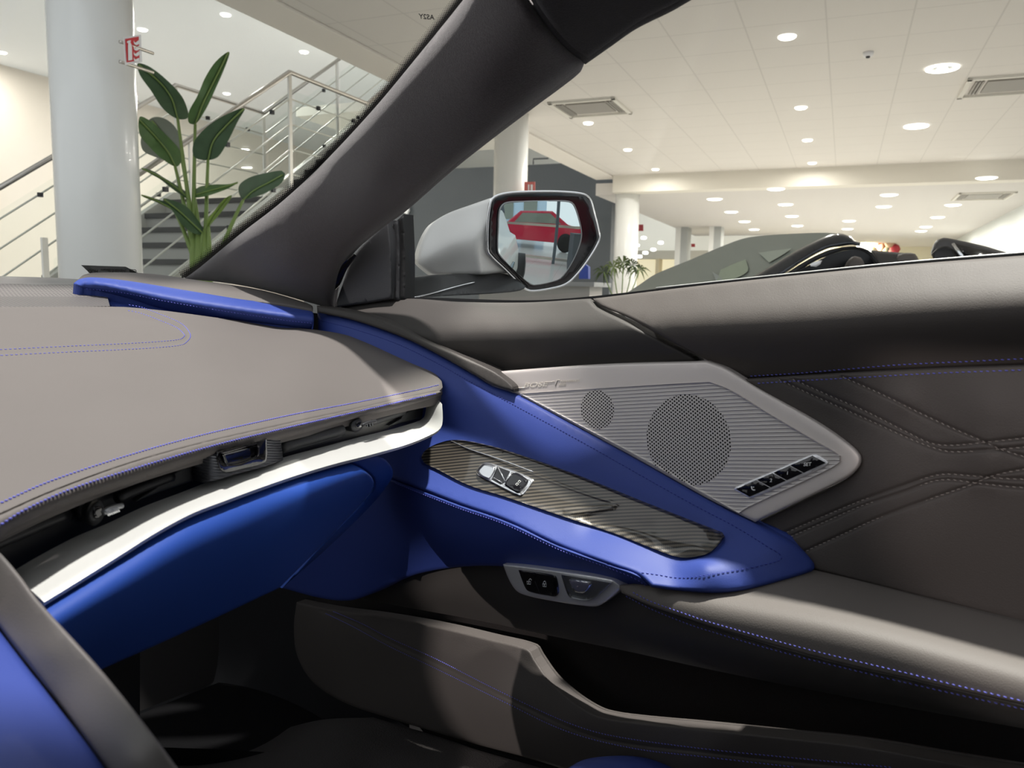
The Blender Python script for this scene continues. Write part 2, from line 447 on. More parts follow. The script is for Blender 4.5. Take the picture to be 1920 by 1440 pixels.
quilt_p = panel('quilted_panel', [(1394, 711, 1), (1591, 699), (1752, 691), (1975, 683), (2080, 677, 1), (2080, 1212, 1), (1975, 1183), (1920, 1168), (1778, 1131), (1653, 1100), (1527, 1068, 1), (1480, 1020), (1412, 980, 1), (1489, 944), (1590, 896), (1613, 872), (1612, 852), (1590, 832), (1530, 791), (1450, 745)],
      s_quilt, quilt, door, step=13, roll=(5, .004),
      grooves=[(q, 7, .0022) for q in (qa, qb, qc, qd, qe, qf)], bumps=[(1850, 770, 60, .004), (1660, 870, 70, .006), (1850, 865, 40, .004), (1720, 1010, 90, .005), (1690, 750, 30, .003)], thick=.02)
for q in (qa, qb, qc, qd, qe, qf): stitch('grey_stitching', q, s_quilt, th_grey, quilt_p, pitch=.0050, r=.00042)
stitch('blue_stitching', [(1405, 705.5), (1494, 700), (1591, 692), (1687, 684), (1800, 678.5), (1970, 670)], s_belt, th_blue, quilt_p, pitch=.0046)
stitch('blue_stitching', [(1419, 719), (1500, 714), (1591, 709), (1752, 700), (1970, 692)], s_quilt, th_blue, quilt_p, pitch=.0046)

# speaker grille
s_gr = S([(930, 696, 'x', .772), (1331, 677, 'x', .776), (1600, 842, 'x', .776), (1416, 977, 'x', .770), (1205, 866, 'x', .770), (1290, 820, 'x', .774)])
c_w = s_gr.pts([(1290, 825), (1120.5, 768)], 0); ra = s_gr.pts([(1290, 734), (1381, 825), (1084.5, 768), (1120.5, 731)], 0)
Rw = float(np.linalg.norm(c_w[0]-ra[1]))*.90; Rt = float(np.linalg.norm(c_w[1]-ra[3]))*1.0
lp = s_gr.pts([(975, 745), (1330, 722)]); ld = lp[1]-lp[0]; ld /= np.linalg.norm(ld); ln_ = np.array([0, -ld[2], ld[1]]); ln_ /= np.linalg.norm(ln_); lt = np.array([0, ln_[2], -ln_[1]])
m = bpy.data.materials.new('ribbed_aluminium'); m.use_nodes = True; nt = m.node_tree; b = nt.nodes['Principled BSDF']
b.inputs['Metallic'].default_value = .35; b.inputs['Roughness'].default_value = .5
geo = N(nt, 'ShaderNodeNewGeometry'); pos = geo.outputs['Position']
ribs = math_(nt, 'FRACT', math_(nt, 'MULTIPLY', dotp(nt, pos, ln_), 1/.00405))
saw = math_(nt, 'POWER', math_(nt, 'ABSOLUTE', math_(nt, 'SUBTRACT', math_(nt, 'MULTIPLY', ribs, 2), 1)), 5)
def circ(c, R):
    n = N(nt, 'ShaderNodeVectorMath', operation='DISTANCE'); nt.links.new(pos, n.inputs[0]); n.inputs[1].default_value = tuple(c)
    return math_(nt, 'LESS_THAN', n.outputs['Value'], R), n.outputs['Value']
cw, dw = circ(c_w[0], Rw); ct, dt = circ(c_w[1], Rt)
pat = math_(nt, 'MAXIMUM', cw, ct)
pp = .0041
def hole(ox, oy):
    a = math_(nt, 'SUBTRACT', math_(nt, 'FRACT', math_(nt, 'MULTIPLY_ADD', dotp(nt, pos, ln_), 1/pp, ox)), .5)
    c = math_(nt, 'SUBTRACT', math_(nt, 'FRACT', math_(nt, 'MULTIPLY_ADD', dotp(nt, pos, lt), 1/(pp*1.3), oy)), .5)
    c = math_(nt, 'MULTIPLY', c, 1.3)
    r2 = math_(nt, 'ADD', math_(nt, 'MULTIPLY', a, a), math_(nt, 'MULTIPLY', c, c))
    return math_(nt, 'LESS_THAN', r2, .062)
hl = math_(nt, 'MAXIMUM', hole(0, 0), hole(.5, .5))
hl = math_(nt, 'MULTIPLY', hl, pat)
notpat = math_(nt, 'SUBTRACT', 1, pat)
mx = N(nt, 'ShaderNodeMix', data_type='RGBA'); mx.inputs[6].default_value = (.55, .52, .50, 1); mx.inputs[7].default_value = (.004, .004, .004, 1)
nt.links.new(hl, mx.inputs[0]); nt.links.new(mx.outputs[2], b.inputs['Base Color'])
nt.links.new(math_(nt, 'SUBTRACT', .5, math_(nt, 'MULTIPLY', hl, .5)), b.inputs['Metallic'])
nt.links.new(math_(nt, 'SUBTRACT', .5, math_(nt, 'MULTIPLY', hl, .5)), b.inputs['Specular IOR Level'])
bp = N(nt, 'ShaderNodeBump'); bp.inputs['Strength'].default_value = .7; bp.inputs['Distance'].default_value = .0008
nt.links.new(math_(nt, 'MULTIPLY', saw, notpat), bp.inputs['Height']); nt.links.new(bp.outputs[0], b.inputs['Normal'])
ribbed = m
brushed = mk('brushed_aluminium', (.66, .61, .58), .42, .35, bump=(1800, .1, .0002))
g_out = [(926, 697, 1), (1124, 683), (1325, 677, 1), (1360, 690), (1420, 727), (1530, 791), (1595, 836), (1613, 856), (1611, 874), (1587, 896), (1489, 945), (1416, 979, 1), (1327, 935, 1), (1205, 866), (1083, 799), (965, 736, 1)]
gp = panel('speaker_grille_rim', g_out, s_gr, brushed, door, step=12, roll=(6, .003), thick=.01)
g_in = [(975, 738, 1), (1150, 726), (1330, 716, 1), (1368, 731), (1440, 775), (1530, 828), (1574, 855), (1574, 866), (1545, 884), (1400, 952), (1385, 962, 1), (1327, 929, 1), (1205, 860), (1083, 795)]
gi = panel('speaker_grille', g_in, s_gr, ribbed, door, step=12, roll=(4, -.0012), thick=.008, off=.0012)
# memory button bar
bo = [(1376, 917), (1381, 912), (1450, 883), (1517, 854), (1530, 852), (1545, 860), (1553, 867), (1550, 873), (1480, 905), (1412, 933), (1402, 932), (1384, 922)]
bar = panel('seat_memory_switch', bo, s_gr, brightm, door, step=8, roll=(2.5, .0015), thick=.006, off=.0035, odense=3)
def lerp2(a, b_, t): return (a[0]+(b_[0]-a[0])*t, a[1]+(b_[1]-a[1])*t)
TL, TR, BR, BL = (1379.5, 917), (1524, 854), (1549, 867.5), (1405.5, 931.5)
ts = [0, .27, .48, .70, 1]
for i, s_ in enumerate(['~', '2', '1', 'SET']):
    a0, a1 = ts[i]+(.006 if i else 0), ts[i+1]-.006
    q = [lerp2(TL, TR, a0), lerp2(TL, TR, a1), lerp2(BL, BR, a1), lerp2(BL, BR, a0)]
    bt = panel('button', [(x, y, 1) for x, y in q], s_gr, gloss, bar, step=8, roll=(1.2, .0006), thick=.004, off=.0045, odense=3)
    cx, cy = sum(p[0] for p in q)/4, sum(p[1] for p in q)/4
    if s_ != '~': text_on('button_lettering', s_, cx-1, cy+.5, 1, -.05, s_gr, 6.5, white_mark, bt, off=.0052, ydir=(.1, -1))
    else:   # seat pictogram
        tube('seat_symbol', s_gr.pts([(cx-2.5, cy-4), (cx-1.5, cy+1.5), (cx+1, cy+3), (cx+4, cy+3)], .0054), .0007, white_mark, bt, 6)
        lathe('seat_symbol_dot', [(.0007, 0), (.0007, .0004)], s_gr.pts([(cx+1.5, cy-2.5)], .0052)[0], (-1, 0, 0), white_mark, bt, 10)
text_on('embossed_lettering', 'BOSE', 1003, 721.5, 1, -.06, s_gr, 8.5, mk('embossed_grey', (.75, .70, .62), .4, .2), gp, off=.0007, shear=.25, ydir=(.02, -1), wide=1.6)
emb = bpy.data.materials['embossed_grey']
for ln in ([(967, 727.3), (984, 726.8)], [(1022, 716.5), (1040, 715)]): tube('embossed_line', s_gr.pts(ln, .0007), .0004, emb, gp, 5)
text_on('embossed_lettering', 'PERFORMANCE', 1068, 714.5, 1, -.06, s_gr, 4.2, emb, gp, off=.0006, shear=.2, ydir=(.02, -1), wide=.85)
tube('embossed_line', s_gr.pts([(1041, 724), (1045, 713), (1050, 712.5)], .0006), .0005, emb, gp, 5)
text_on('embossed_lettering', 'SERIES', 1054, 721, 1, -.06, s_gr, 3.8, emb, gp, off=.0006, shear=.2, ydir=(.02, -1), wide=.9)

# blue pull (upper face)
pA = [(560, 580), (640, 594), (740, 625), (828, 667), (965, 736), (1083, 799), (1205, 866), (1327, 935), (1416, 980)]
pB = [(560, 860), (640, 872), (700, 888), (760, 905), (860, 946), (946, 976), (1049, 1024), (1152, 1062), (1221, 1098)]
s_pull = S(sweep2(pA, pB, 'x', [.768]*9, [(0, 0), (.10, -.010), (.3, -.020), (.5, -.030), (.78, -.062), (.88, -.076), (1, -.094)], 26) +
           [(1528, 1062, 'x', .780), (1489, 1018, 'x', .772), (1347, 1112, 'x', .700), (1408, 1105, 'x', .716), (1489, 1083, 'x', .752), (1276, 1107, 'x', .688), (1320, 1060, 'x', .700), (1400, 1050, 'x', .728), (1440, 1030, 'x', .745), (1350, 1005, 'x', .735)])
pull = panel('blue_door_pull', [(595, 585, 1), (650, 596), (700, 611), (764, 635), (828, 667), (892, 703), (924, 722), (965, 736), (1083, 799), (1205, 866), (1327, 935), (1416, 980), (1489, 1018), (1522, 1048), (1529, 1062), (1520, 1072), (1489, 1083), (1408, 1105), (1347, 1112), (1266, 1107), (1222, 1101, 1), (1197, 1079), (1152, 1062), (1049, 1024), (946, 976), (860, 946), (739, 899), (700, 885), (640, 880, 1), (640, 720, 1), (600, 680, 1)],
      s_pull, blue, door, step=10, roll=(9, .009), thick=.02, grooves=[([(1276, 1047), (1330, 1042), (1352, 1022), (1356, 1005)], 6, .0015), ([(1110, 985), (1160, 990), (1210, 1000)], 40, .006)])
st_line = [(600, 601), (660, 616), (740, 643), (810, 676), (880, 715), (960, 757), (1083, 824), (1205, 893), (1300, 946), (1380, 988), (1440, 1025), (1464, 1040), (1466, 1047), (1455, 1053), (1400, 1066), (1300, 1082), (1266, 1083), (1235, 1078), (1205, 1074)]
stitch('stitching', st_line, s_pull, th_dk, pull, pitch=.0048, r=.00042, slant=.1)
s_low = S(sweep([(560, 870), (640, 872), (700, 888), (760, 905), (860, 946), (946, 976), (1049, 1024), (1152, 1062), (1221, 1098)],
                [(530, 1100), (600, 1120), (655, 1125), (740, 1092), (830, 1066), (946, 1062), (1060, 1078), (1152, 1091), (1222, 1102)], 'x', [.690, .684, .678, .675, .674, .674, .674, .675, .680], [(0, 0), (.4, .004), (.75, .014), (1, .030)]))
lowp = panel('lower_blue_trim', [(640, 860, 1), (700, 884), (739, 899), (860, 946), (946, 976), (1049, 1024), (1152, 1062), (1197, 1079), (1222, 1100, 1), (1152, 1091), (1049, 1076), (946, 1062), (860, 1063), (791, 1074), (740, 1092), (700, 1112), (655, 1126), (600, 1121), (528, 1102, 1), (540, 980, 1)],
      s_low, blue, door, step=11, roll=(7, .007), thick=.02)
for dy, k in ((-1.5, 0),):
    stitch('stitching', [(741, 906), (860, 953), (946, 983), (1049, 1031), (1152, 1069), (1192, 1086), (1210, 1098)], s_low, th_blue, lowp, pitch=.0042, r=.00042)

# black cap strip along the pull
s_cap = S([(594, 575, 'x', .752), (700, 600, 'x', .755), (860, 670, 'x', .757), (965, 730, 'x', .757), (748, 640, 'x', .752)])
panel('black_cap_strip', [(594, 573, 1), (640, 580), (700, 595), (748, 614), (796, 638), (860, 666), (924, 694), (949, 711), (963, 725), (963, 735, 1), (924, 722), (892, 704), (828, 668), (764, 636), (700, 612), (650, 597), (595, 586, 1)],
      s_cap, black_l, door, step=6, roll=(5, .006), thick=.02, odense=4)

# carbon insert
m = bpy.data.materials.new('carbon_weave'); m.use_nodes = True; nt = m.node_tree; b = nt.nodes['Principled BSDF']
geo = N(nt, 'ShaderNodeNewGeometry'); pos = geo.outputs['Position']
d1 = np.array([0, -.55, .83]); d2 = np.array([0, .83, .55]); cs = .00125
i_ = math_(nt, 'FLOOR', math_(nt, 'MULTIPLY', dotp(nt, pos, d1, 5), 1/cs)); j_ = math_(nt, 'FLOOR', math_(nt, 'MULTIPLY', dotp(nt, pos, d2, 5), 1/cs))
tw = math_(nt, 'LESS_THAN', math_(nt, 'MODULO', math_(nt, 'ADD', i_, j_), 4), 1.5)
mx = N(nt, 'ShaderNodeMix', data_type='RGBA'); mx.inputs[6].default_value = (.012, .011, .010, 1); mx.inputs[7].default_value = (.105, .09, .07, 1)
nt.links.new(tw, mx.inputs[0]); nt.links.new(mx.outputs[2], b.inputs['Base Color'])
b.inputs['Roughness'].default_value = .38; b.inputs['Metallic'].default_value = .35; b.inputs['Coat Weight'].default_value = .9; b.inputs['Coat Roughness'].default_value = .05
carbon = m
s_carb = s_pull
cb = panel('carbon_trim', [(790, 858), (795, 847), (812, 835), (850, 825), (912, 835), (981, 856), (1084, 893), (1187, 935), (1290, 976), (1350, 1000), (1354, 1008), (1340, 1028), (1321, 1040), (1276, 1045), (1221, 1027), (1152, 1000), (1049, 966), (946, 931), (877, 909), (816, 878), (795, 868)],
      s_carb, carbon, door, step=7, roll=(4, -.0015), thick=.01, off=.0025,
      grooves=[([(1065, 962), (1110, 957), (1148, 950)], 10, -.003), ([(850, 832), (900, 848), (960, 872), (1060, 912), (1160, 945)], 7, -.0015), ([(1110, 985), (1160, 990), (1210, 1000)], 40, .006)])
tube('clear_edge', s_carb.pts(dense([(846, 827), (880, 842), (940, 862), (1000, 885)], False, 8), .0035), .0008, chrome, cb, 6)
# window switch
sw_o = [(893, 884), (897, 876), (905, 869), (915, 868), (935, 874), (965, 884), (994, 897), (999, 902), (994, 910), (979, 928), (973, 929), (940, 914), (905, 896), (895, 890)]
sw = panel('window_switch_bezel', sw_o, s_carb, chrome, door, step=6, roll=(2.5, .0015), thick=.006, off=.006, odense=3)
panel('switch_lever', [(894, 884), (905, 870), (914, 869), (930, 874, 1), (928, 884), (918, 900, 1), (902, 894)], s_carb, mk('bright_metal', (.8, .81, .83), .22, 1), sw, step=5, roll=(5, .005), thick=.006, off=.011, odense=2)
panel('switch_well', [(932, 875, 1), (956, 884, 1), (946, 904, 1), (938, 908, 1), (922, 899, 1)], s_carb, gloss, sw, step=5, thick=.003, off=.0066, odense=3)
tube('switch_rib', s_carb.pts([(934, 876), (947, 903)], .0085), .0009, chrome, sw, 6)
tube('switch_rib', s_carb.pts([(926, 896), (941, 905)], .0085), .0007, chrome, sw, 6)
tube('switch_rib', s_carb.pts([(960, 886), (947, 905)], .0085), .0011, chrome, sw, 6)
wb = panel('window_button', [(962, 887), (975, 891), (989, 901, 1), (988, 906), (974, 923, 1), (966, 922), (946, 909, 1), (949, 902)], s_carb, gloss, sw, step=5, roll=(3, .002), thick=.005, off=.0095, odense=2)
for cx, cy in ((969.5, 908), (974, 903)):
    tube('window_symbol', s_carb.pts([(cx-2.8, cy+.5), (cx, cy-2.6), (cx+2.6, cy-.5), (cx-.3, cy+2.8)], .0102), .00035, white_mark, wb, 5, closed=True)

# lock buttons
s_lock = S([(946, 1064, 'x', .692), (1146, 1091, 'x', .688), (1166, 1100, 'x', .690), (1001, 1120, 'x', .700), (1115, 1136, 'x', .698), (1060, 1100, 'x', .688), (967, 1108, 'x', .700)])
lk = panel('lock_switch_bezel', [(943, 1058, 1), (974, 1061), (1049, 1071), (1146, 1086), (1162, 1096), (1166, 1101), (1155, 1113), (1132, 1131), (1118, 1137), (1090, 1135), (1049, 1129), (1001, 1120), (975, 1112), (965, 1104), (953, 1084)],
      s_lock, brightm, door, step=6, roll=(4, .004), thick=.012, off=.004, odense=4)
lb = panel('lock_button_pad', [(972, 1069, 1), (1030, 1077), (1042, 1082), (1047, 1112), (1042, 1118), (1030, 1117), (995, 1110), (986, 1104)], s_lock, gloss, lk, step=6, roll=(3, .002), thick=.01, off=.008, odense=3)
for cx, cy, op in ((991.5, 1091, 1), (1021, 1095.5, 0)):
    tube('padlock_symbol', s_lock.pts([(cx-3.4, cy-1), (cx+3.4, cy-.4), (cx+3, cy+4.6), (cx-3, cy+4)], .0088), .00045, white_mark, lb, 5, closed=True)
    k = 2.6 if op else 0
    tube('padlock_symbol', s_lock.pts([(cx-2.2+k, cy-1), (cx-2.1+k, cy-4), (cx+k, cy-6), (cx+2+k, cy-4), (cx+2.2+k, cy-(3 if op else .8))], .0088), .00040, white_mark, lb, 5)
    tube('padlock_symbol', s_lock.pts([(cx, cy+.6), (cx, cy+2.6)], .0088), .0006, white_mark, lb, 5)
tube('button_gap', s_lock.pts([(1003, 1090), (1010, 1105), (1012, 1112)], .0086), .0005, rubber, lb, 5)
panel('release_well', [(1052, 1078, 1), (1145, 1093, 1), (1108, 1125), (1072, 1122), (1064, 1114)], s_lock, satin_dk, lk, step=6, roll=(3, -.004), thick=.003, off=.001+.0035, odense=3)
rb = panel('release_button', [(1066, 1088), (1070, 1087), (1104, 1092), (1108, 1096), (1098, 1110), (1093, 1112), (1078, 1110), (1075, 1107)], s_lock, chrome, lk, step=5, roll=(2, .001), thick=.004, off=.009, odense=2)
panel('release_button_face', [(1069, 1090), (1103, 1094.5), (1105, 1097), (1096, 1108), (1079, 1107)], s_lock, mk('grey_button', (.16, .16, .22), .35), rb, step=5, roll=(1.5, .0005), thick=.002, off=.010, odense=2)
tube('release_dot', s_lock.pts([(1083, 1099), (1083.6, 1100.4)], .0105), .0012, mk('red_grey_dot', (.25, .22, .26), .4), rb, 6)

# armrest
def arm_section(Y):
    g = lambda a: (math.sqrt((Y-a)**2+.004)+(Y-a))/2; zt = .670+.02*g(.35); zr = .6635-.14*g(.2)+.20*g(.36)
    k = [(.80, zt+.002), (.765, zt), (.735, zt*.7+zr*.3), (.710, zr+.003), (.698, zr), (.690, zr-.005), (.6855, zr-.014), (.684, zr-.026), (.6835, zr-.045), (.684, zr-.07)]
    return dense([(a*1000, b*1000) for a, b in k], False, 2)/1000
s_arm = Profile(arm_section)
arm = panel('armrest_pad', [(1160, 1098, 1), (1225, 1094), (1347, 1100), (1489, 1070), (1529, 1066, 1), (1653, 1099), (1778, 1131), (1980, 1182), (2080, 1211, 1), (2080, 1362, 1), (1985, 1337), (1920, 1320), (1737, 1280), (1528, 1231), (1320, 1170), (1290, 1160), (1221, 1136), (1166, 1112, 1)],
      s_arm, mk('armrest_leather', (.120, .108, .100), .58, spec=.35, bump=(800, .3, .0007)), door, step=9, off=.0015, roll=(4, .002), thick=.006, back=(1, 0, -.1))
stitch('blue_stitching', [(1185, 1110), (1221, 1128), (1290, 1153), (1320, 1163.5), (1420, 1192), (1528, 1221), (1695, 1261), (1800, 1287), (1975, 1328)], s_arm, th_blue, arm, pitch=.0044, off=.0022)
s_front = S(sweep2([(620, 1108), (760, 1066), (946, 1042), (1060, 1070), (1166, 1112), (1320, 1171), (1528, 1232), (1737, 1281), (1985, 1338), (2090, 1363)], [(660, 1126), (780, 1142), (895, 1163), (960, 1177), (1032, 1192), (1180, 1222), (1320, 1254), (1528, 1295), (1800, 1345), (2090, 1400)], 'x',
    [.752, .735, .722, .712, .697, .6865, .6865, .6865, .6865, .6865], [(0, 0), (.25, .001), (.5, .005), (.75, .018), (1, .045)], 30), 2e-5)
fr = panel('armrest_front', [(620, 1110, 1), (700, 1085), (760, 1065), (860, 1040), (946, 1040), (1049, 1055), (1152, 1076), (1170, 1108), (1221, 1137), (1290, 1161), (1320, 1171), (1528, 1232), (1737, 1281), (1985, 1338), (2080, 1361, 1), (2080, 1398, 1), (1985, 1378), (1695, 1326), (1528, 1295), (1320, 1253), (1180, 1222), (1032, 1192), (895, 1163), (720, 1131)],
      s_front, black_l, door, step=12, roll=(3, .002), thick=.02)
stitch('blue_stitching', [(1172, 1117), (1221, 1142), (1290, 1170), (1320, 1180), (1420, 1210), (1528, 1239), (1737, 1289), (1975, 1342)], s_front, th_blue, fr, pitch=.0044)
tube('piping', s_front.pts(dense([(1200, 1129), (1290, 1161), (1320, 1171.5), (1528, 1232.5), (1737, 1281), (1975, 1336)], False, 10), .001), .0012, black_l, fr, 6)

# map pocket liner and lower panel
s_pock = S([(600, 1100, 'x', .845), (1300, 1250, 'x', .845), (1980, 1300, 'x', .845), (1980, 1460, 'x', .845), (1000, 1460, 'x', .845)])
panel('map_pocket', [(580, 1110, 1), (1000, 1120, 1), (1990, 1300, 1), (1990, 1470, 1), (1000, 1470, 1), (800, 1380, 1)], s_pock, mk('pocket_felt', (.016, .013, .012), .95, bump=(900, 1, .002)), door, step=30, thick=.01)
s_lp = S([(557, 1129, 'x', .825), (620, 1142, 'x', .82), (824, 1175, 'x', .80), (991, 1217, 'x', .785), (1012, 1254, 'x', .78), (1062, 1304, 'x', .76), (1124, 1342, 'x', .75), (1320, 1369, 'x', .745), (1612, 1398, 'x', .74), (1980, 1440, 'x', .735),
          (624, 1150, 'x', .805), (728, 1204, 'x', .79), (937, 1304, 'x', .762), (1062, 1362, 'x', .752), (1320, 1411, 'x', .742), (1674, 1445, 'x', .735),
          (557, 1229, 'x', .825), (645, 1317, 'x', .815), (728, 1346, 'x', .81), (895, 1396, 'x', .80), (1041, 1437, 'x', .79), (1400, 1480, 'x', .77), (1980, 1490, 'x', .75), (900, 1240, 'x', .782), (700, 1270, 'x', .803)])
lpn = panel('lower_door_panel', [(556, 1129, 1), (620, 1142), (720, 1156), (824, 1175), (920, 1198), (991, 1217), (1003, 1235), (1030, 1274), (1062, 1304), (1092, 1326), (1124, 1342), (1180, 1352), (1320, 1366), (1450, 1380), (1612, 1398), (1778, 1427), (1985, 1462, 1), (1985, 1500, 1), (1200, 1500, 1), (1041, 1437), (895, 1396), (728, 1346), (645, 1317), (587, 1279), (557, 1229), (551, 1175)],
      s_lp, mk('lower_leather', (.070, .063, .059), .6, spec=.3, bump=(800, .3, .0007)), door, step=12, roll=(6, .006), thick=.02, grooves=[([(600, 1145), (660, 1165), (728, 1202), (812, 1241), (937, 1303), (1062, 1362), (1145, 1389), (1320, 1411), (1487, 1429), (1700, 1447)], 6, .002)])
stitch('blue_stitching', [(624, 1146), (680, 1170), (728, 1195), (812, 1233), (937, 1296), (1062, 1354), (1145, 1379), (1320, 1404), (1487, 1421), (1674, 1439)], s_lp, th_blue, lpn, pitch=.0044)
stitch('blue_stitching', [(610, 1150), (660, 1174), (728, 1211), (812, 1251), (937, 1312), (1062, 1371), (1187, 1403), (1320, 1419), (1487, 1438)], s_lp, th_blue, lpn, pitch=.0044)

# mirror corner trim and window channel on the door
s_tri = S([(630, 572, 'x', .80), (745, 562, 'x', .80), (690, 440, 'x', .79), (745, 400, 'x', .80), (640, 520, 'x', .80)])
tri = panel('mirror_corner_trim', [(628, 576, 1), (640, 540), (664, 480), (712, 428, 1), (728, 412, 1), (734, 480), (735, 560, 1), (690, 568)], s_tri, plastic_g, door, step=10, roll=(4, .004), thick=.02)
for k, (xa, xb, mt) in enumerate(((727, 737, rubber), (737, 746, plastic_g), (746, 757, rubber))):
    panel('window_channel', [(xa, 430-(xa-727)*.95, 1), (xb, 430-(xb-727)*.95, 1), (xb+3, 480), (xb+2.5, 562, 1), (xa+2, 563, 1), (xa+3, 480)], S([(730, 400, 'x', .805+.004*k), (760, 560, 'x', .805+.004*k), (720, 560, 'x', .805+.004*k)]), mt, door, step=6, roll=(3, .003), thick=.02, odense=4)

# door glass
glass = bpy.data.materials.new('clear_glass'); glass.use_nodes = True; nt = glass.node_tree; nt.nodes.clear()
out = N(nt, 'ShaderNodeOutputMaterial'); tr = N(nt, 'ShaderNodeBsdfTransparent'); tr.inputs[0].default_value = (.97, .985, .98, 1)
gl = N(nt, 'ShaderNodeBsdfGlossy'); gl.inputs['Roughness'].default_value = .01; fn = N(nt, 'ShaderNodeLayerWeight'); fn.inputs[0].default_value = .12; fc = math_(nt, 'MULTIPLY', math_(nt, 'POWER', fn.outputs['Facing'], 2.5), .14)
mxs = N(nt, 'ShaderNodeMixShader'); nt.links.new(math_(nt, 'ADD', fc, .006), mxs.inputs[0]); nt.links.new(tr.outputs[0], mxs.inputs[1]); nt.links.new(gl.outputs[0], mxs.inputs[2]); nt.links.new(mxs.outputs[0], out.inputs[0])
def quad(name, pts, mat, parent=None, thick=None):
    V = [np.array(p, float) for p in pts]; n = np.cross(V[1]-V[0], V[2]-V[0]); n /= np.linalg.norm(n)
    return prism(name, V, n*(thick or .004), mat, parent)
dg = quad('door_window', [P(752, 570, 'x', .83), P(1990, 480, 'x', .83), P(1990, -60, 'x', .70), P(1280, -20, 'x', .66), P(1020, 170, 'x', .73), P(757, 395, 'x', .81)], glass)
# planar-ise is not needed: the pane follows the gentle curve of the door opening
dg.parent = door; dg.location = -door.location

# ================================================================== A pillar, roof rail, windscreen
s_pil = S([(349, 521, 'd', 1.42), (640, 575, 'd', 1.30), (600, 311, 'd', 1.08), (750, 400, 'd', 1.05), (862, 0, 'd', .74), (1100, 112, 'd', .76), (1275, 0, 'd', .66), (900, -120, 'd', .64), (1350, -100, 'd', .58),
           (540, 480, 'd', 1.19), (700, 330, 'd', .96), (900, 170, 'd', .77), (980, 60, 'd', .70), (1080, -60, 'd', .61)])
pil = empty('windscreen_pillar', P(500, 560, 'd', 1.3), 'dark microfibre-covered windscreen pillar running diagonally up from dashboard corner', 'car pillar')
pm = panel('pillar_cover', [(345, 523, 1), (375, 501), (450, 439), (525, 381), (600, 312), (700, 205), (785, 103), (868, 0), (920, -70, 1), (960, -70, 1), (990, -10), (997, 2), (1031, 51), (1065, 88), (1098, 112, 1), (1092, 125), (1058, 153), (1012, 187), (930, 249), (847, 315), (757, 394), (712, 427), (664, 468), (640, 505), (630, 545), (626, 580, 1), (590, 570), (500, 545), (420, 530)],
      s_pil, suede, pil, step=14, roll=(26, .035), thick=.02, back=(.75, .66, 0))
panel('header_cover', [(965, -70, 1), (1001, -10), (1004, 2), (1037, 50), (1070, 86), (1102, 110, 1), (1150, 76), (1200, 41), (1280, 0), (1390, -70), (1500, -150, 1), (1380, -230, 1), (1100, -150, 1)], s_pil, mk('header_microfibre', (.03, .027, .03), .95, bump=(1100, .8, .0015), spec=.1, sheen=.2), pil, step=14, roll=(10, .012), thick=.02, back=(.75, .66, 0))
panel('grab_recess', [(664, 476), (668, 479), (650, 505), (636, 535), (624, 546), (617, 544), (620, 528), (638, 500)], s_pil, gloss, pil, step=6, roll=(2, .001), thick=.003, off=-.020, back=(.75, .66, 0), odense=3)
s_wind = S([(0, 520, 'y', 1.32), (349, 521, 'd', 1.48), (600, 311, 'd', 1.13), (870, 0, 'd', .79), (0, 0, 'y', .62), (430, 0, 'd', .72), (300, 260, 'd', 1.0), (0, 260, 'y', .95)])
ws = panel('windscreen', [(-260, 516, 1), (160, 522, 1), (352, 526, 1), (460, 444), (535, 386), (610, 318), (710, 212), (795, 110), (880, 0), (930, -70, 1), (-260, -70, 1)], s_wind, glass, None, step=40, thick=.004, back=(0, 1, .2))
tag(ws, 'clear windscreen pane left of the dark pillar, with dotted black border', 'windscreen')
# dotted frit border: a solid black band and rows of dots shrinking away from it, printed on the glass
edge = dense([(345, 523), (375, 501), (450, 439), (525, 381), (600, 312), (700, 205), (785, 103), (868, 0), (925, -75)], False, 4)
tg = np.gradient(edge, axis=0); tg /= np.linalg.norm(tg, axis=1)[:, None]; nr = np.stack([tg[:, 1], -tg[:, 0]], 1)
if nr[0][0] > 0: nr = -nr
bandp = [tuple(p) for p in edge+nr*4][::3]+[tuple(p) for p in (edge-nr*6)[::-1]][::3]
panel('black_border', bandp, s_wind, rubber, ws, step=12, thick=.001, off=.001, smooth=False)
V = []; Fc = []
L = np.concatenate([[0], np.cumsum(np.linalg.norm(np.diff(edge, axis=0), axis=1))])
for row in range(6):
    t = np.arange(2.1*(row % 2), L[-1], 4.2); c = np.stack([np.interp(t, L, edge[:, i]) for i in range(2)], 1); nn = np.stack([np.interp(t, L, nr[:, i]) for i in range(2)], 1)
    r = [2.3, 2.0, 1.7, 1.35, 1.0, .7][row]; c = c+nn*(4.6+row*2.5)
    for q in c:
        base = len(V); V += [(q[0]+r*math.cos(a), q[1]+r*math.sin(a)) for a in [k*math.pi/3 for k in range(6)]]
        Fc.append(tuple(range(base, base+6))[::-1])
mesh_obj('border_dots', s_wind.pts(V, .0015), Fc, rubber, ws)
text_on('glass_mark', 'AS2Y', 800, 32, 1, .08, s_wind, 9, rubber, ws, off=.001, flip=True, ydir=(-.1, -1))
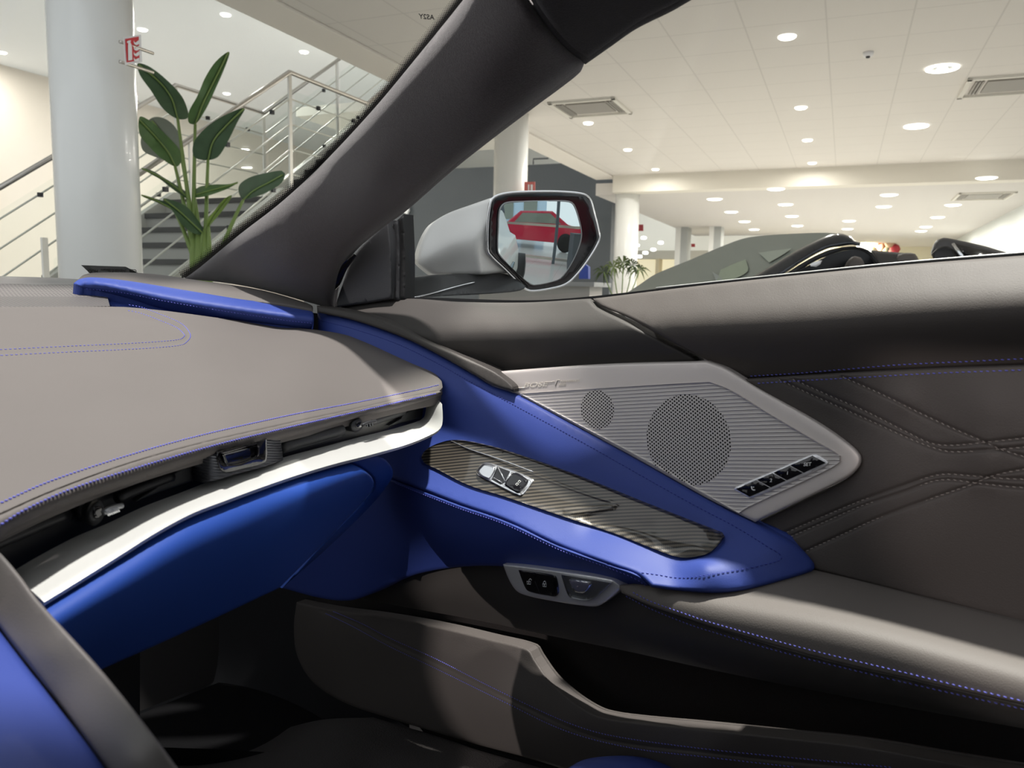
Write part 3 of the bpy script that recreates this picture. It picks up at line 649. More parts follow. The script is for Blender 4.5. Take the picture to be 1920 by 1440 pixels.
# printed notice at the windscreen foot, readable from outside, so reversed here
nb = panel('windscreen_notice', [(152, 497, 1), (180, 498.2), (235, 500, 1), (255, 510, 1), (262, 514, 1), (170, 514, 1)], s_wind, mk('notice_edge', (.22, .24, .24), .6), ws, step=8, thick=.0006, off=.001, smooth=False)
panel('notice_face', [(168, 499.5, 1), (232, 501.5, 1), (250, 513, 1), (182, 513.5, 1)], s_wind, mk('notice_white', (.9, .92, .92), .6, alpha=.35), nb, step=8, thick=.0004, off=.0018, smooth=False)
text_on('notice_lettering', 'HUD', 174.5, 508.5, 1, .01, s_wind, 6, dark_mark, nb, off=.0032, flip=True, ydir=(0, 1))
text_on('notice_lettering', 'ATTENTION AU DISPOSITIF', 213, 506, 1, .01, s_wind, 2.7, dark_mark, nb, off=.0032, flip=True, ydir=(0, 1))
text_on('notice_lettering', 'NE PAS COLLER ICI', 220, 509, 1, .01, s_wind, 2.7, dark_mark, nb, off=.0032, flip=True, ydir=(0, 1))
tube('notice_frame', s_wind.pts([(243.5, 505.5), (254, 506), (255.5, 508), (254, 510.5), (243.5, 510)], .003), .0007, dark_mark, nb, 5, closed=True)
text_on('notice_lettering', 'HUD', 249, 508, 1, .01, s_wind, 2.8, dark_mark, nb, off=.0032, flip=True, ydir=(0, 1))

# ================================================================== DASHBOARD
dash = empty('dashboard', P(400, 900, 'y', .75), 'grey leather dashboard with blue stitching, silver trim strip and blue glovebox', 'dashboard')
seam = [(-260, 1079), (-40, 982), (0, 964), (90, 924), (224, 874.5), (358, 835.6), (537, 794), (672, 765), (760, 744), (826, 732)]
hemlow = [(-260, 1158), (-40, 1032), (0, 1006), (60, 975), (134, 944), (269, 899), (403, 854), (537, 821), (672, 783), (797, 751), (829, 738)]
ybase = [.540, .560, .578, .600, .622, .648, .682, .725, .742]
s_dt = S(sweep2(seam, seam, 'y', ybase, [(0, 0)])+[(-40, 575, 'y', 1.15), (208, 575, 'y', 1.15), (350, 588, 'y', 1.12), (531, 612, 'y', 1.08), (597, 618, 'y', 1.02), (700, 643, 'y', .92), (780, 675, 'y', .83), (828, 715, 'y', .752),
          (0, 760, 'y', .775), (300, 720, 'y', .815), (550, 690, 'y', .845)], 3e-5)
up_l = [(-40, 962), (0, 944), (90, 904), (224, 859), (358, 821), (537, 780), (672, 754), (784, 731), (822, 722)]
crl = [(-40, 663), (120, 655), (230, 650), (310, 645), (343, 640), (352, 630), (338, 612), (300, 595), (262, 581), (240, 577)]
pad = panel('dash_pad', [(-260, 572, 1), (-40, 575), (100, 575), (208, 575, 1), (240, 576), (312, 583), (417, 597), (531, 612), (597, 619), (640, 626), (700, 643), (745, 658), (780, 675), (812, 697), (828, 715), (830, 726, 1), (824, 733, 1), (760, 745), (672, 765.5), (537, 794.5), (358, 836), (224, 875), (90, 925), (0, 965), (-40, 983), (-260, 1080, 1)],
      s_dt, grey, dash, step=14, roll=(5, .0025), thick=.02, back=(0, .2, -1), grooves=[(crl, 6, .0022), ([(597, 619), (700, 643)], 3, .001)])
stitch('blue_stitching', up_l, s_dt, th_blue, pad, pitch=.0032, r=.00078, slant=.45)
for sg, oo in ((-1, 5.5), (1, 5.5)):
    q = dense(crl, False, 8); t = np.gradient(q, axis=0); t /= np.linalg.norm(t, axis=1)[:, None]; n = np.stack([-t[:, 1], t[:, 0]], 1)
    stitch('blue_stitching', [tuple(p) for p in (q+n*oo*sg)], s_dt, th_blue, pad, pitch=.0046, r=.0005)
s_hem = S(sweep2(seam, hemlow, 'y', ybase, [(0, .001), (.12, -.003), (.35, -.007), (.65, -.008), (.88, -.005), (1, 0)]), 2e-6)
hem = panel('dash_hem', [(-260, 1081, 1), (-40, 984), (0, 965), (90, 925), (224, 875), (358, 836), (537, 794.5), (672, 765.5), (760, 745), (822, 733, 1), (830, 735), (829, 740), (797, 751), (740, 767), (672, 783), (537, 821), (403, 854), (269, 899), (134, 944), (27, 989), (0, 1006), (-40, 1034), (-260, 1160, 1)],
      s_hem, grey, dash, step=9, roll=(3, .002), thick=.03, back=(0, 1, 0))
stitch('blue_stitching', [(-40, 1008), (0, 985), (45, 957), (134, 917), (269, 873.5), (403, 835), (537, 802.5), (672, 771.5), (760, 751), (818, 738)], s_hem, th_blue, hem, pitch=.0032, r=.00078, slant=.45)
# vent recess
s_cav = S([(-40, 1040, 'y', .62), (0, 1040, 'y', .625), (269, 940, 'y', .665), (537, 850, 'y', .705), (795, 770, 'y', .785), (795, 740, 'y', .785), (537, 800, 'y', .705), (0, 980, 'y', .625)])
cav = panel('vent_recess', [(-260, 1080, 1), (-40, 1000), (134, 935, 1), (403, 845, 1), (672, 775, 1), (812, 742, 1), (806, 800, 1), (672, 840, 1), (403, 925, 1), (134, 1045, 1), (-40, 1130, 1), (-260, 1240, 1)], s_cav, plastic, dash, step=16, thick=.01, back=(0, 1, 0))
def vane(name, a, b_, dy, r, mat=plastic):
    pts = [(a[0]+(b_[0]-a[0])*t, a[1]+(b_[1]-a[1])*t-4*dy*t*(1-t)) for t in np.linspace(0, 1, 10)]
    return tube(name, s_cav.pts(pts, .012), r, mat, cav, 8)
vane('air_vane', (-30, 1026), (125, 962), 0, .006)
vane('air_vane', (220, 935), (322, 893), 2, .005)
vane('air_vane', (528, 838), (640, 806), 1, .0065, plastic_g)
vane('air_vane', (690, 792), (755, 771), 0, .006, plastic_g)
vane('air_vane', (528, 848), (640, 817), 0, .0015, plastic_g)
panel('vent_flap', [(325, 888, 1), (358, 868, 1), (362, 901, 1), (300, 922, 1), (255, 940, 1), (290, 915, 1)], s_cav, plastic_g, cav, step=8, roll=(3, .002), thick=.01, off=.012, back=(0, 1, 0))
panel('vent_flap', [(757, 775, 1), (788, 762, 1), (790, 784, 1), (730, 798, 1), (752, 785, 1)], s_cav, plastic_g, cav, step=8, roll=(3, .002), thick=.01, off=.012, back=(0, 1, 0))
for cx, cy, w_, h_, ang in ((183, 963, 24, 27, 0), (672, 798, 17, 15, 0)):
    s0 = w_/24
    kb = panel('vent_control', [(cx-w_*.95, cy-h_*.1), (cx-w_*.5, cy-h_*.75), (cx+w_*.1, cy-h_*.95), (cx+w_*.45, cy-h_*.6), (cx+w_*.5, cy+h_*.1), (cx+w_*.2, cy+h_*.6), (cx-w_*.3, cy+h_*.85), (cx-w_*.8, cy+h_*.6)],
               s_cav, plastic_g, cav, step=5, roll=(h_*.45, .014*s0), thick=.02, off=.034*(1 if w_ > 20 else .8), back=(0, 1, 0), odense=3)
    panel('vent_control_socket', [(cx-w_*.25, cy-h_*.42), (cx+w_*.3, cy-h_*.5), (cx+w_*.4, cy+h_*.05), (cx+w_*.1, cy+h_*.35), (cx-w_*.25, cy+h_*.3)], s_cav, gloss, kb, step=4, roll=(2.5, .002), thick=.003, off=.037*(1 if w_ > 20 else .8), back=(0, 1, 0), odense=2)
    lv = [(cx+w_*.45, cy-h_*.05), (cx+w_*.8, cy-h_*.25), (cx+w_*1.2, cy-h_*.4), (cx+w_*1.9, cy-h_*.55)]
    tube('vent_lever', s_cav.pts(dense(lv, False, 3), .045*(1 if w_ > 20 else .85)), .0024*s0**.5, satin_dk if w_ > 20 else plastic_g, kb, 8)
    for k in range(7 if w_ > 20 else 3):
        t = .15+k*.1 if w_ > 20 else .3+k*.2
        q = s_cav.pts([(cx+w_*(.5+1.4*t), cy-h_*(.12+.45*t))], .0475*(1 if w_ > 20 else .85))[0]
        tube('lever_rib', [q, q+np.array([.001, -.0005, -.004])], .0006, chrome if w_ > 20 else satin_dk, kb, 5)
# centre block: two ribbed cylinders and the gloss black pocket
m = mk('ribbed_grey', (.10, .105, .12), .32, .6); nt = m.node_tree; b = nt.nodes['Principled BSDF']
geo = N(nt, 'ShaderNodeNewGeometry'); w1 = math_(nt, 'SINE', math_(nt, 'MULTIPLY', dotp(nt, geo.outputs['Position'], (0.25, 0, 1)), 2*math.pi/.0026))
bp = N(nt, 'ShaderNodeBump'); bp.inputs['Strength'].default_value = .9; bp.inputs['Distance'].default_value = .0008
nt.links.new(w1, bp.inputs['Height']); nt.links.new(bp.outputs[0], b.inputs['Normal']); ribgrey = m
s_blk = S(sweep2([(355, 862), (533, 815)], [(362, 908), (535, 864)], 'y', [.672, .650, .642, .646, .652, .658, .662, .668, .690], [(0, 0), (1, 0)], 24), 1e-4)
blk = panel('vent_centre_block', [(357, 860, 1), (404, 850, 1), (500, 824, 1), (526, 816, 1), (531, 862, 1), (500, 874), (440, 890), (400, 902), (380, 905), (363, 902, 1)], s_blk, ribgrey, cav, step=7, roll=(4, .004), thick=.03, back=(0, 1, 0))
panel('vent_pocket', [(404, 846, 1), (500, 821, 1), (500, 862), (492, 870), (450, 882), (424, 887), (414, 882), (407, 865)], s_blk, gloss, blk, step=6, roll=(3, .002), thick=.004, off=.002, back=(0, 1, 0), odense=3)
panel('vent_pocket_face', [(416, 850, 1), (482, 832, 1), (483, 855), (478, 860), (430, 873), (424, 870)], s_blk, gloss, blk, step=6, roll=(6, -.006), thick=.004, off=.002, back=(0, 1, 0), odense=3)
tube('pocket_lip', s_blk.pts(dense([(425, 871), (450, 866), (478, 858), (483, 852), (484, 836)], False, 4), .004), .0012, gloss, blk, 8)
# silver trim: a ledge sloping forward
tr_out = [(829, 760), (830, 788), (826, 803), (806, 816), (761, 834), (694, 853), (627, 870), (560, 890), (493, 913), (425, 938), (358, 964), (291, 1000), (224, 1042), (150, 1088), (83, 1129)]
tr_in = [(20, 1078), (36, 1064), (134, 1010), (200, 982), (269, 950), (335, 925), (403, 899), (470, 878), (537, 856), (605, 838), (672, 820), (740, 803), (788, 786)]
s_trim = S(sweep2(tr_in, [(60, 1140), (83, 1129), (150, 1088), (224, 1042), (291, 1000), (358, 964), (425, 938), (493, 913), (560, 890), (627, 870), (694, 853), (761, 834), (806, 816)], 'y', [.612, .628, .646, .668, .695, .728, .768], [(0, 0), (.25, -.017), (.5, -.033), (.75, -.049), (.92, -.060), (1, -.062)])
    + [(829, 770, 'y', .722), (802, 752, 'y', .775), (829, 795, 'y', .705), (815, 760, 'y', .748)], 2e-5)
trim = panel('silver_trim', [(829, 758, 1)]+tr_out[1:]+[(83, 1129, 1), (42, 1092, 1)]+tr_in[:-1]+[(788, 788), (795, 782), (800, 765), (802, 750, 1), (820, 747, 1)],
      s_trim, satin, dash, step=6, thick=.004, back=(0, .5, -1))
# blue glovebox
s_gb = S(sweep2([(50, 1156), (83, 1134), (150, 1092), (224, 1046), (291, 1003), (358, 967), (493, 916), (627, 873), (700, 858)], [(140, 1280), (188, 1258), (300, 1207), (403, 1160), (524, 1102), (610, 1015), (705, 935)], 'y', [.556, .578, .606, .640, .690],
         [(0, 0), (.10, -.012), (.22, -.019), (.4, -.018), (.6, -.010), (.8, .004), (1, .022)]), 1e-4)
gb = panel('glovebox_lid', [(60, 1150, 1), (83, 1131, 1), (150, 1090), (224, 1045), (291, 1003), (358, 967), (493, 916), (560, 894), (627, 873), (655, 868, 1), (680, 880), (698, 896), (700, 912), (680, 940), (620, 1005), (524, 1102, 1), (403, 1159), (300, 1206), (188, 1256), (100, 1296, 1), (60, 1240, 1)],
      s_gb, blue_v, dash, step=12, roll=(4, .003), thick=.03, back=(0, 1, 0))
s_ec = S([(655, 866, 'y', .68), (717, 860, 'y', .715), (737, 886, 'y', .74), (735, 899, 'y', .745), (699, 944, 'y', .76), (524, 1103, 'y', .76), (620, 1005, 'y', .735), (700, 905, 'y', .722)])
panel('glovebox_end_cap', [(657, 866, 1), (690, 856), (717, 858), (733, 874), (737, 888), (733, 900), (699, 944), (620, 1022), (529, 1103, 1), (620, 1003), (680, 942), (701, 914), (699, 895), (681, 879)], s_ec, blue_v, dash, step=8, roll=(5, .005), thick=.04, back=(0, 1, 0))
# defroster grille, back strip
m = mk('defroster_mesh', (.12, .11, .105), .5); nt = m.node_tree; b = nt.nodes['Principled BSDF']; geo = N(nt, 'ShaderNodeNewGeometry'); pos = geo.outputs['Position']
fx = math_(nt, 'FRACT', math_(nt, 'MULTIPLY', dotp(nt, pos, (1, .25, 0)), 1/.0052)); fy = math_(nt, 'FRACT', math_(nt, 'MULTIPLY', dotp(nt, pos, (0, 1, 0)), 1/.012))
hx = math_(nt, 'GREATER_THAN', fx, .5); far = math_(nt, 'GREATER_THAN', dotp(nt, pos, (0, 1, 0)), 1.235)
hy = math_(nt, 'MAXIMUM', math_(nt, 'GREATER_THAN', fy, .35), math_(nt, 'SUBTRACT', 1, far)); hh = math_(nt, 'MULTIPLY', hx, hy)
mx = N(nt, 'ShaderNodeMix', data_type='RGBA'); mx.inputs[6].default_value = (.17, .155, .15, 1); mx.inputs[7].default_value = (.012, .012, .012, 1); nt.links.new(hh, mx.inputs[0]); nt.links.new(mx.outputs[2], b.inputs['Base Color'])
s_df = S([(-40, 533, 'y', 1.34), (139, 535, 'y', 1.34), (-40, 576, 'y', 1.155), (208, 575, 'y', 1.155), (300, 575, 'y', 1.15)])
panel('defroster_grille', [(-260, 529, 1), (-40, 532), (60, 533), (150, 534, 1), (200, 552, 1), (206, 574, 1), (100, 576), (-40, 577), (-260, 574, 1)], s_df, m, dash, step=10, thick=.01, back=(0, 0, -1), off=.002)
panel('dash_back_strip', [(-260, 513, 1), (-40, 517), (80, 520), (160, 524, 1), (160, 535, 1), (60, 534), (-40, 533), (-260, 530, 1)], S([(-40, 517, 'y', 1.42), (160, 520, 'y', 1.42), (60, 533, 'y', 1.34), (160, 535, 'y', 1.34)]), mk('back_strip', (.20, .19, .18), .35), dash, step=9, roll=(3, .003), thick=.02, back=(0, 0, -1))
# blue strip along the windscreen side
s_bs = S(sweep2([(137, 529), (175, 520), (243, 527), (347, 544), (451, 561), (590, 581)], [(139, 536), (200, 549), (295, 577), (350, 588), (417, 597), (590, 619)], 'y', [1.275, 1.235, 1.19, 1.145, 1.105, 1.055], [(0, 0), (.15, -.016), (.32, -.030), (.44, -.036), (.56, -.035), (.75, -.028), (1, -.018)], 24), 1e-4)
bs = panel('blue_side_strip', [(138, 531, 1), (150, 523), (175, 520), (243, 527), (347, 544), (451, 561), (531, 571), (585, 581, 1), (588, 590), (588, 614), (585, 619, 1), (531, 611), (417, 597), (350, 588), (295, 577), (250, 562), (200, 549), (150, 538)],
      s_bs, blue, dash, step=7, roll=(3, .003), thick=.03, back=(0, .3, -1), odense=4)
stitch('stitching', [(160, 541), (230, 549), (300, 563), (380, 577), (451, 588), (531, 600), (583, 606)], s_bs, th_blue, bs, pitch=.0046, r=.0004, slant=.1)
s_cp = S([(149, 521, 'y', 1.30), (180, 512, 'y', 1.33), (278, 514, 'y', 1.33), (382, 528, 'y', 1.24), (486, 543, 'y', 1.16), (585, 578, 'y', 1.05), (347, 543, 'y', 1.21), (451, 560, 'y', 1.14), (243, 526, 'y', 1.27)])
panel('grey_side_cap', [(147, 524, 1), (155, 516), (180, 511), (278, 513), (382, 527), (486, 543), (569, 566), (586, 574), (587, 582, 1), (531, 572), (451, 562), (347, 545.5), (243, 528), (180, 521)], s_cp, grey, dash, step=6, roll=(5, .006), thick=.03, back=(0, .3, -1), odense=4)
panel('dash_underlay', [(200, 548, 1), (330, 560, 1), (600, 588, 1), (600, 640, 1), (500, 625, 1), (300, 592, 1), (215, 580, 1)], S([(200, 548, 'y', 1.26), (600, 590, 'y', 1.10), (600, 640, 'y', 1.06), (300, 592, 'y', 1.2)]), rubber, dash, step=20, thick=.01, back=(0, 1, 0))

# ================================================================== footwell
s_kick = S([(240, 1240, 'x', .78), (400, 1160, 'x', .80), (560, 1110, 'x', .83), (560, 1300, 'x', .83), (760, 1400, 'x', .82), (250, 1440, 'y', 1.20), (500, 1300, 'x', .83), (450, 1200, 'x', .82)])
kick = panel('footwell_side_trim', [(245, 1100, 1), (600, 1100, 1), (640, 1110, 1), (600, 1270, 1), (760, 1370, 1), (1080, 1450, 1), (1080, 1500, 1), (300, 1500, 1), (250, 1380, 1)],
      S([(245, 1100, 'x', .70), (245, 1440, 'x', .62), (420, 1250, 'x', .80), (560, 1110, 'x', .85), (640, 1110, 'x', .86), (560, 1300, 'x', .85), (760, 1400, 'x', .84), (1080, 1470, 'x', .84), (500, 1480, 'x', .80)]),
      mk('kick_plastic', (.014, .014, .016), .5, bump=(900, .2, .0005)), None, step=18, thick=.01)
tag(kick, 'black plastic side trim of the footwell below the blue glovebox', 'car trim')
fl = panel('footwell_carpet', [(120, 1180, 1), (262, 1180, 1), (262, 1400, 1), (420, 1405, 1), (640, 1420, 1), (1000, 1520, 1), (100, 1520, 1)], S([(100, 1180, 'y', 1.25), (262, 1180, 'y', 1.25), (262, 1390, 'y', 1.1), (400, 1420, 'z', .16), (700, 1440, 'z', .17), (200, 1510, 'z', .15)]), carpet, None, step=18, thick=.01, back=(0, 0, -1))
tag(fl, 'black carpet at the bottom of the footwell', 'car carpet')
s_sill = S([(600, 1345, 'x', .80), (728, 1356, 'x', .79), (895, 1406, 'x', .775), (1041, 1445, 'x', .76), (640, 1400, 'z', .255), (800, 1420, 'z', .262), (300, 1440, 'z', .25), (700, 1480, 'z', .25), (330, 1390, 'x', .76), (500, 1375, 'x', .79)])
sill = panel('door_sill_cover', [(340, 1400, 1), (480, 1380), (600, 1350), (700, 1345, 1), (818, 1380), (895, 1406), (1060, 1452, 1), (1080, 1520, 1), (300, 1520, 1)], s_sill, mk('sill_leather', (.050, .046, .045), .55, bump=(420, .8, .0015)), None, step=14, roll=(6, .005), thick=.02, back=(0, 0, -1))
tag(sill, 'grained black cover of the door sill under the lower door panel', 'car trim')
seat = empty('passenger_seat', P(1165, 1500, 'd', .86), 'blue leather passenger seat cushion edge at the bottom of the view', 'car seat')
panel('seat_cushion', [(1072, 1436), (1100, 1423), (1160, 1417), (1210, 1421), (1258, 1436), (1330, 1475), (1360, 1540, 1), (1000, 1540, 1), (1020, 1475)], S([(1072, 1440, 'd', .86), (1160, 1417, 'd', .87), (1260, 1440, 'd', .86), (1160, 1520, 'd', .78)]), blue, seat, step=14, roll=(25, .03), thick=.08, back=(0, 0, -1))

# ================================================================== divider between the seats (close to the lens)
div = empty('centre_divider', P(150, 1400, 'd', .36), 'grey leather divider ridge with blue side, blurred in the near left corner', 'car console')
s_dv = S([(-40, 1000, 'd', .52), (0, 1035, 'd', .50), (73, 1127, 'd', .46), (187, 1253, 'd', .415), (333, 1440, 'd', .36), (-40, 1140, 'd', .49), (0, 1180, 'd', .475), (100, 1310, 'd', .425), (200, 1440, 'd', .375), (90, 1220, 'd', .435), (250, 1425, 'd', .36)])
panel('divider_top', [(-40, 1000, 1), (0, 1036), (38, 1080), (73, 1127), (187, 1253), (260, 1343), (333, 1440), (380, 1510, 1), (250, 1510, 1), (200, 1440), (150, 1375), (100, 1310), (50, 1243), (0, 1178), (-40, 1125, 1)], s_dv, mk('divider_leather', (.105, .098, .094), .5, bump=(900, .2, .0006)), div, step=14, roll=(9, .006), thick=.42, back=(0, 0, -1))
panel('divider_side', [(-40, 1130, 1), (0, 1182), (100, 1314), (200, 1444), (250, 1515, 1), (-40, 1515, 1)], S([(-40, 1140, 'd', .485), (0, 1180, 'd', .475), (200, 1440, 'd', .375), (-40, 1440, 'd', .35), (60, 1400, 'd', .37)]), blue, div, step=16, roll=(14, .008), thick=.02, back=(-.3, 0, -1))

# ================================================================== rest of the cabin around the lens
cabin = empty('car_cabin', (-.3, -.3, .15), 'dark cabin of the car around the viewpoint: roof lining, rear wall, driver side', 'car interior')
cabm = mk('cabin_lining', (.045, .042, .042), .85)
def roof():
    V = []; Fc = []; xs = np.linspace(-1.15, .455, 9); ys = np.linspace(.40, -.62, 7)
    for layer in (0, .04):
        for y in ys:
            for x in xs: V.append((x, y, 1.235-.04*((x+.32)/.83)**4+layer))
    n = len(xs); m_ = len(ys); o = n*m_
    for i in range(m_-1):
        for j in range(n-1):
            a = i*n+j; Fc.append((a, a+1, a+n+1, a+n)); Fc.append((a+o, a+n+o, a+n+1+o, a+1+o))
    for i in range(m_-1):
        for a in (i*n, i*n+n-1): Fc.append((a, a+n, a+n+o, a+o))
    for j in range(n-1):
        for a in (j, (m_-1)*n+j): Fc.append((a, a+1, a+1+o, a+o))
    mesh_obj('roof_lining', V, Fc, cabm, cabin)
roof()
box('rear_wall', (-1.15, -.68, .15), (.78, -.60, 1.12), cabm, cabin, .02)
box('driver_door', (-1.45, -.6, .15), (-1.36, 1.1, .92), cabm, cabin, .02)
box('cabin_floor', (-1.3, -.6, .06), (.86, 1.45, .12), carpet, cabin)
box('firewall', (-1.35, 1.46, .12), (.98, 1.50, .84), cabm, cabin)
box('side_member', (.87, .95, .12), (.95, 1.46, .86), cabm, cabin)
# ================================================================== side mirror
mc = P(1012, 455, 'x', 1.10); mdir = ray(1012, 455); azm = math.atan2(mdir[0], mdir[1])
mir = empty('side_mirror', P(800, 540, 'x', .92), 'silver passenger side mirror with gloss black frame and chrome edge, outside the window', 'mirror')
MIRROR_AZ, MIRROR_Z = 175.0, -.09
MD = depth(1012, 455, 'x', 1.10)
target = np.array([math.sin(math.radians(MIRROR_AZ)), math.cos(math.radians(MIRROR_AZ)), MIRROR_Z]); target /= np.linalg.norm(target)
vv = -mdir/np.linalg.norm(mdir); nrm = vv+target; nrm /= np.linalg.norm(nrm)
pc = CAM+mdir*MD
s_mf = Plane(pc, nrm)
LD = float(s_mf.d([(915, 440)])[0])
s_mh = S([(781, 485, 'd', LD+.09), (805, 423, 'd', LD+.085), (844, 399, 'd', LD+.06), (920, 372, 'd', LD+.012), (944, 511, 'd', LD+.0), (812, 516, 'd', LD+.085), (850, 450, 'd', LD+.03), (800, 488, 'd', LD+.065), (880, 500, 'd', LD+.03), (850, 497, 'd', LD+.05), (905, 440, 'd', LD+.0), (905, 490, 'd', LD+.006), (960, 450, 'd', LD-.0+.02)])
panel('mirror_housing', [(781, 486), (790, 452), (805, 424), (820, 411), (844, 398), (880, 385), (926, 369, 1), (960, 380, 1), (990, 520, 1), (944, 512), (904, 515), (830, 517), (812, 516), (796, 505), (784, 494)], Behind(s_mh, s_mf, .012), silver, mir, step=7, roll=(8, .008), thick=.05, back=(.6, .8, 0))
fo = [(914, 460, ), (914, 430), (917, 395), (922, 374), (934, 366), (960, 361), (1019, 359), (1060, 360), (1094, 364), (1106, 373), (1114, 400), (1123, 437), (1123, 450), (1108, 478), (1083, 512), (1061, 532), (1030, 541), (994, 545), (981, 538), (950, 508), (916, 474)]
fm = panel('mirror_frame', fo, s_mf, gloss, mir, step=8, roll=(5, .005), thick=.05, back=(.6, .8, 0), odense=4)
tube('chrome_edge', s_mf.pts(dense([(p[0], p[1]) for p in fo], True, 5), -.002), .0022, chrome, fm, 8, closed=True)
gi_ = [(933, 462), (934, 430), (937, 393), (947, 381), (980, 378), (1019, 377), (1060, 377), (1072, 380), (1078, 388), (1085, 410), (1090, 437), (1087, 457), (1073, 490), (1055, 517), (1044, 525), (1000, 534), (989, 528), (960, 502), (935, 476)]
tube('inner_edge', s_mf.pts(dense(gi_, True, 5), .003), .0014, satin_dk, fm, 8, closed=True)
s_mg = Plane(pc-nrm*-.001, nrm, bulge=.5)
mirm = mk('mirror_glass', (.80, .90, .92), .0, 1)
panel('mirror_glass', gi_, s_mg, mirm, mir, off=.006, step=9, thick=.0015, back=(.6, .8, 0), odense=4)
s_ma = S([(761, 520, 'x', .845), (812, 518, 'x', .95), (946, 516, 'x', 1.05), (975, 543, 'x', 1.05), (879, 552, 'x', .97), (760, 559, 'x', .845)])
panel('mirror_arm', [(758, 521, 1), (790, 519), (812, 516), (904, 513), (950, 514), (985, 538), (975, 545), (930, 550), (879, 553), (820, 556), (757, 561, 1)], s_ma, mk('speckled_black_paint', (.02, .021, .022), .4, .1, coat=.2, bump=(2500, .5, .0005)), mir, step=8, roll=(3, .003), thick=.03, back=(.3, .9, 0))
tube('arm_edge', s_ma.pts(dense([(775, 558), (810, 550), (850, 539), (890, 529)], False, 5), .004), .0012, chrome, mir, 6)
# the outside skin of the car, seen in the mirror
def body_side():
    t = empty('car_body_side', (.98, -.6, .2), 'silver outer side of the car, seen as the pale flank in the mirror', 'car body')
    V = []; Fc = []; zs = [(.18, .90), (.35, .97), (.55, 1.0), (.75, .985), (.90, .93), (.93, .86)]; ys = np.linspace(.55, -1.2, 24)
    for y in ys:
        for z, x in zs: V.append((x+.05*max(0, -(y+.3)), y, z))
        r_ = min(1, max(0, (-.25-y)/.25)); V.append((.86-.06*r_, y, .93+.22*r_))
    n = len(zs)+1
    for i in range(len(ys)-1):
        for j in range(n-1): Fc.append((i*n+j, i*n+j+1, (i+1)*n+j+1, (i+1)*n+j))
    mesh_obj('door_skin', V, Fc, silver, t)
    lathe('rear_wheel', [(.30, 0), (.33, .03), (.33, .2), (.22, .22), (.2, .19), (.05, .2)], (.93, -1.55, .34), (1, 0, 0), rubber, t, 32)
    box('door_handle', (.98, -.55, .70), (1.02, -.35, .74), gloss, t, .006)
    return t
body_side()

# ================================================================== THE SHOWROOM
BU = np.array([math.sin(math.radians(73)), math.cos(math.radians(73)), 0.]); BV = np.array([-BU[1], BU[0], 0.])
def B(u, v, z): return tuple(BU*u+BV*v+np.array([0, 0, z]))
def bbox(name, lo, hi, mat, parent=None, bevel=0.0): return box(name, lo, hi, mat, parent, bevel, frame=True)
def struct(o, kind='structure'): o['kind'] = kind; return o
def PZ(px, py, z): return P(px, py, 'z', z)
white = mk('white_plaster', (.80, .79, .76), .7)
beige = mk('beige_plaster', (.78, .72, .64), .8)
cream = mk('cream_plaster', (.90, .84, .68), .8)
steel = mk('brushed_steel', (.62, .58, .53), .3, .9)
barw = mk('pale_bar', (.78, .75, .68), .35, .3)
charcoal = mk('charcoal_wall', (.075, .085, .095), .6)
def grid_mat(name, col, line, size, w, a=0.0, rough=.7):
    m = mk(name, col, rough); nt = m.node_tree; b = nt.nodes['Principled BSDF']; geo = N(nt, 'ShaderNodeNewGeometry'); pos = geo.outputs['Position']
    def ln(d, s, o): return math_(nt, 'LESS_THAN', math_(nt, 'FRACT', math_(nt, 'ADD', math_(nt, 'MULTIPLY', dotp(nt, pos, d, 100*s), 1/s), o)), w/s)
    l = math_(nt, 'MAXIMUM', ln(BU, size[0], a), ln(BV, size[1], .57))
    mx = N(nt, 'ShaderNodeMix', data_type='RGBA'); mx.inputs[6].default_value = (*col, 1); mx.inputs[7].default_value = (*line, 1); nt.links.new(l, mx.inputs[0]); nt.links.new(mx.outputs[2], b.inputs['Base Color'])
    return m
tile = grid_mat('ceiling_tile', (.76, .72, .67), (.66, .625, .58), (.70, .70), .016)
struct(bbox('floor', (-9, -14, -.1), (46, 20, 0), grid_mat('floor_tile', (.55, .54, .52), (.4, .39, .38), (.8, .8), .006, rough=.18)))
struct(bbox('ceiling', (3.1, -9, 3.4), (16.2, 4.66, 3.7), tile))
struct(bbox('trim_1', (3.1, 4.68, 3.38), (16.6, 5.15, 4.1), mk('fascia', (.86, .81, .74), .7)))
struct(bbox('trim_2', (16.2, -9, 3.05), (16.6, 4.66, 3.7), mk('beam_paint', (.74, .70, .62), .7)))
struct(bbox('ceiling.001', (16.6, -9, 3.05), (36, 5.15, 3.3), mk('far_ceiling', (.62, .59, .56), .8)))
struct(bbox('ceiling.002', (-1, 5.15, 5.5), (44, 16.8, 5.7), mk('atrium_ceiling', (.88, .92, .95), .8)))
struct(bbox('wall_left', (-1, 16.8, 0), (44, 17.0, 5.5), beige))
struct(bbox('wall_back', (36, -9, 0), (36.2, 5.0, 3.3), cream))
struct(bbox('wall_far', (43.5, 5, 0), (43.7, 17, 5.6), white))
struct(bbox('wall_right', (16.6, -3.7, 0), (36, -3.5, 3.3), mk('pale_panel', (.70, .74, .73), .4)))
struct(bbox('trim_3', (16.6, -3.5, 1.95), (30, -3.45, 2.05), white))
# charcoal partition
dw = bbox('partition_wall', (18.5, 5.32, 0), (18.9, 14.5, 4.09), charcoal); struct(dw)

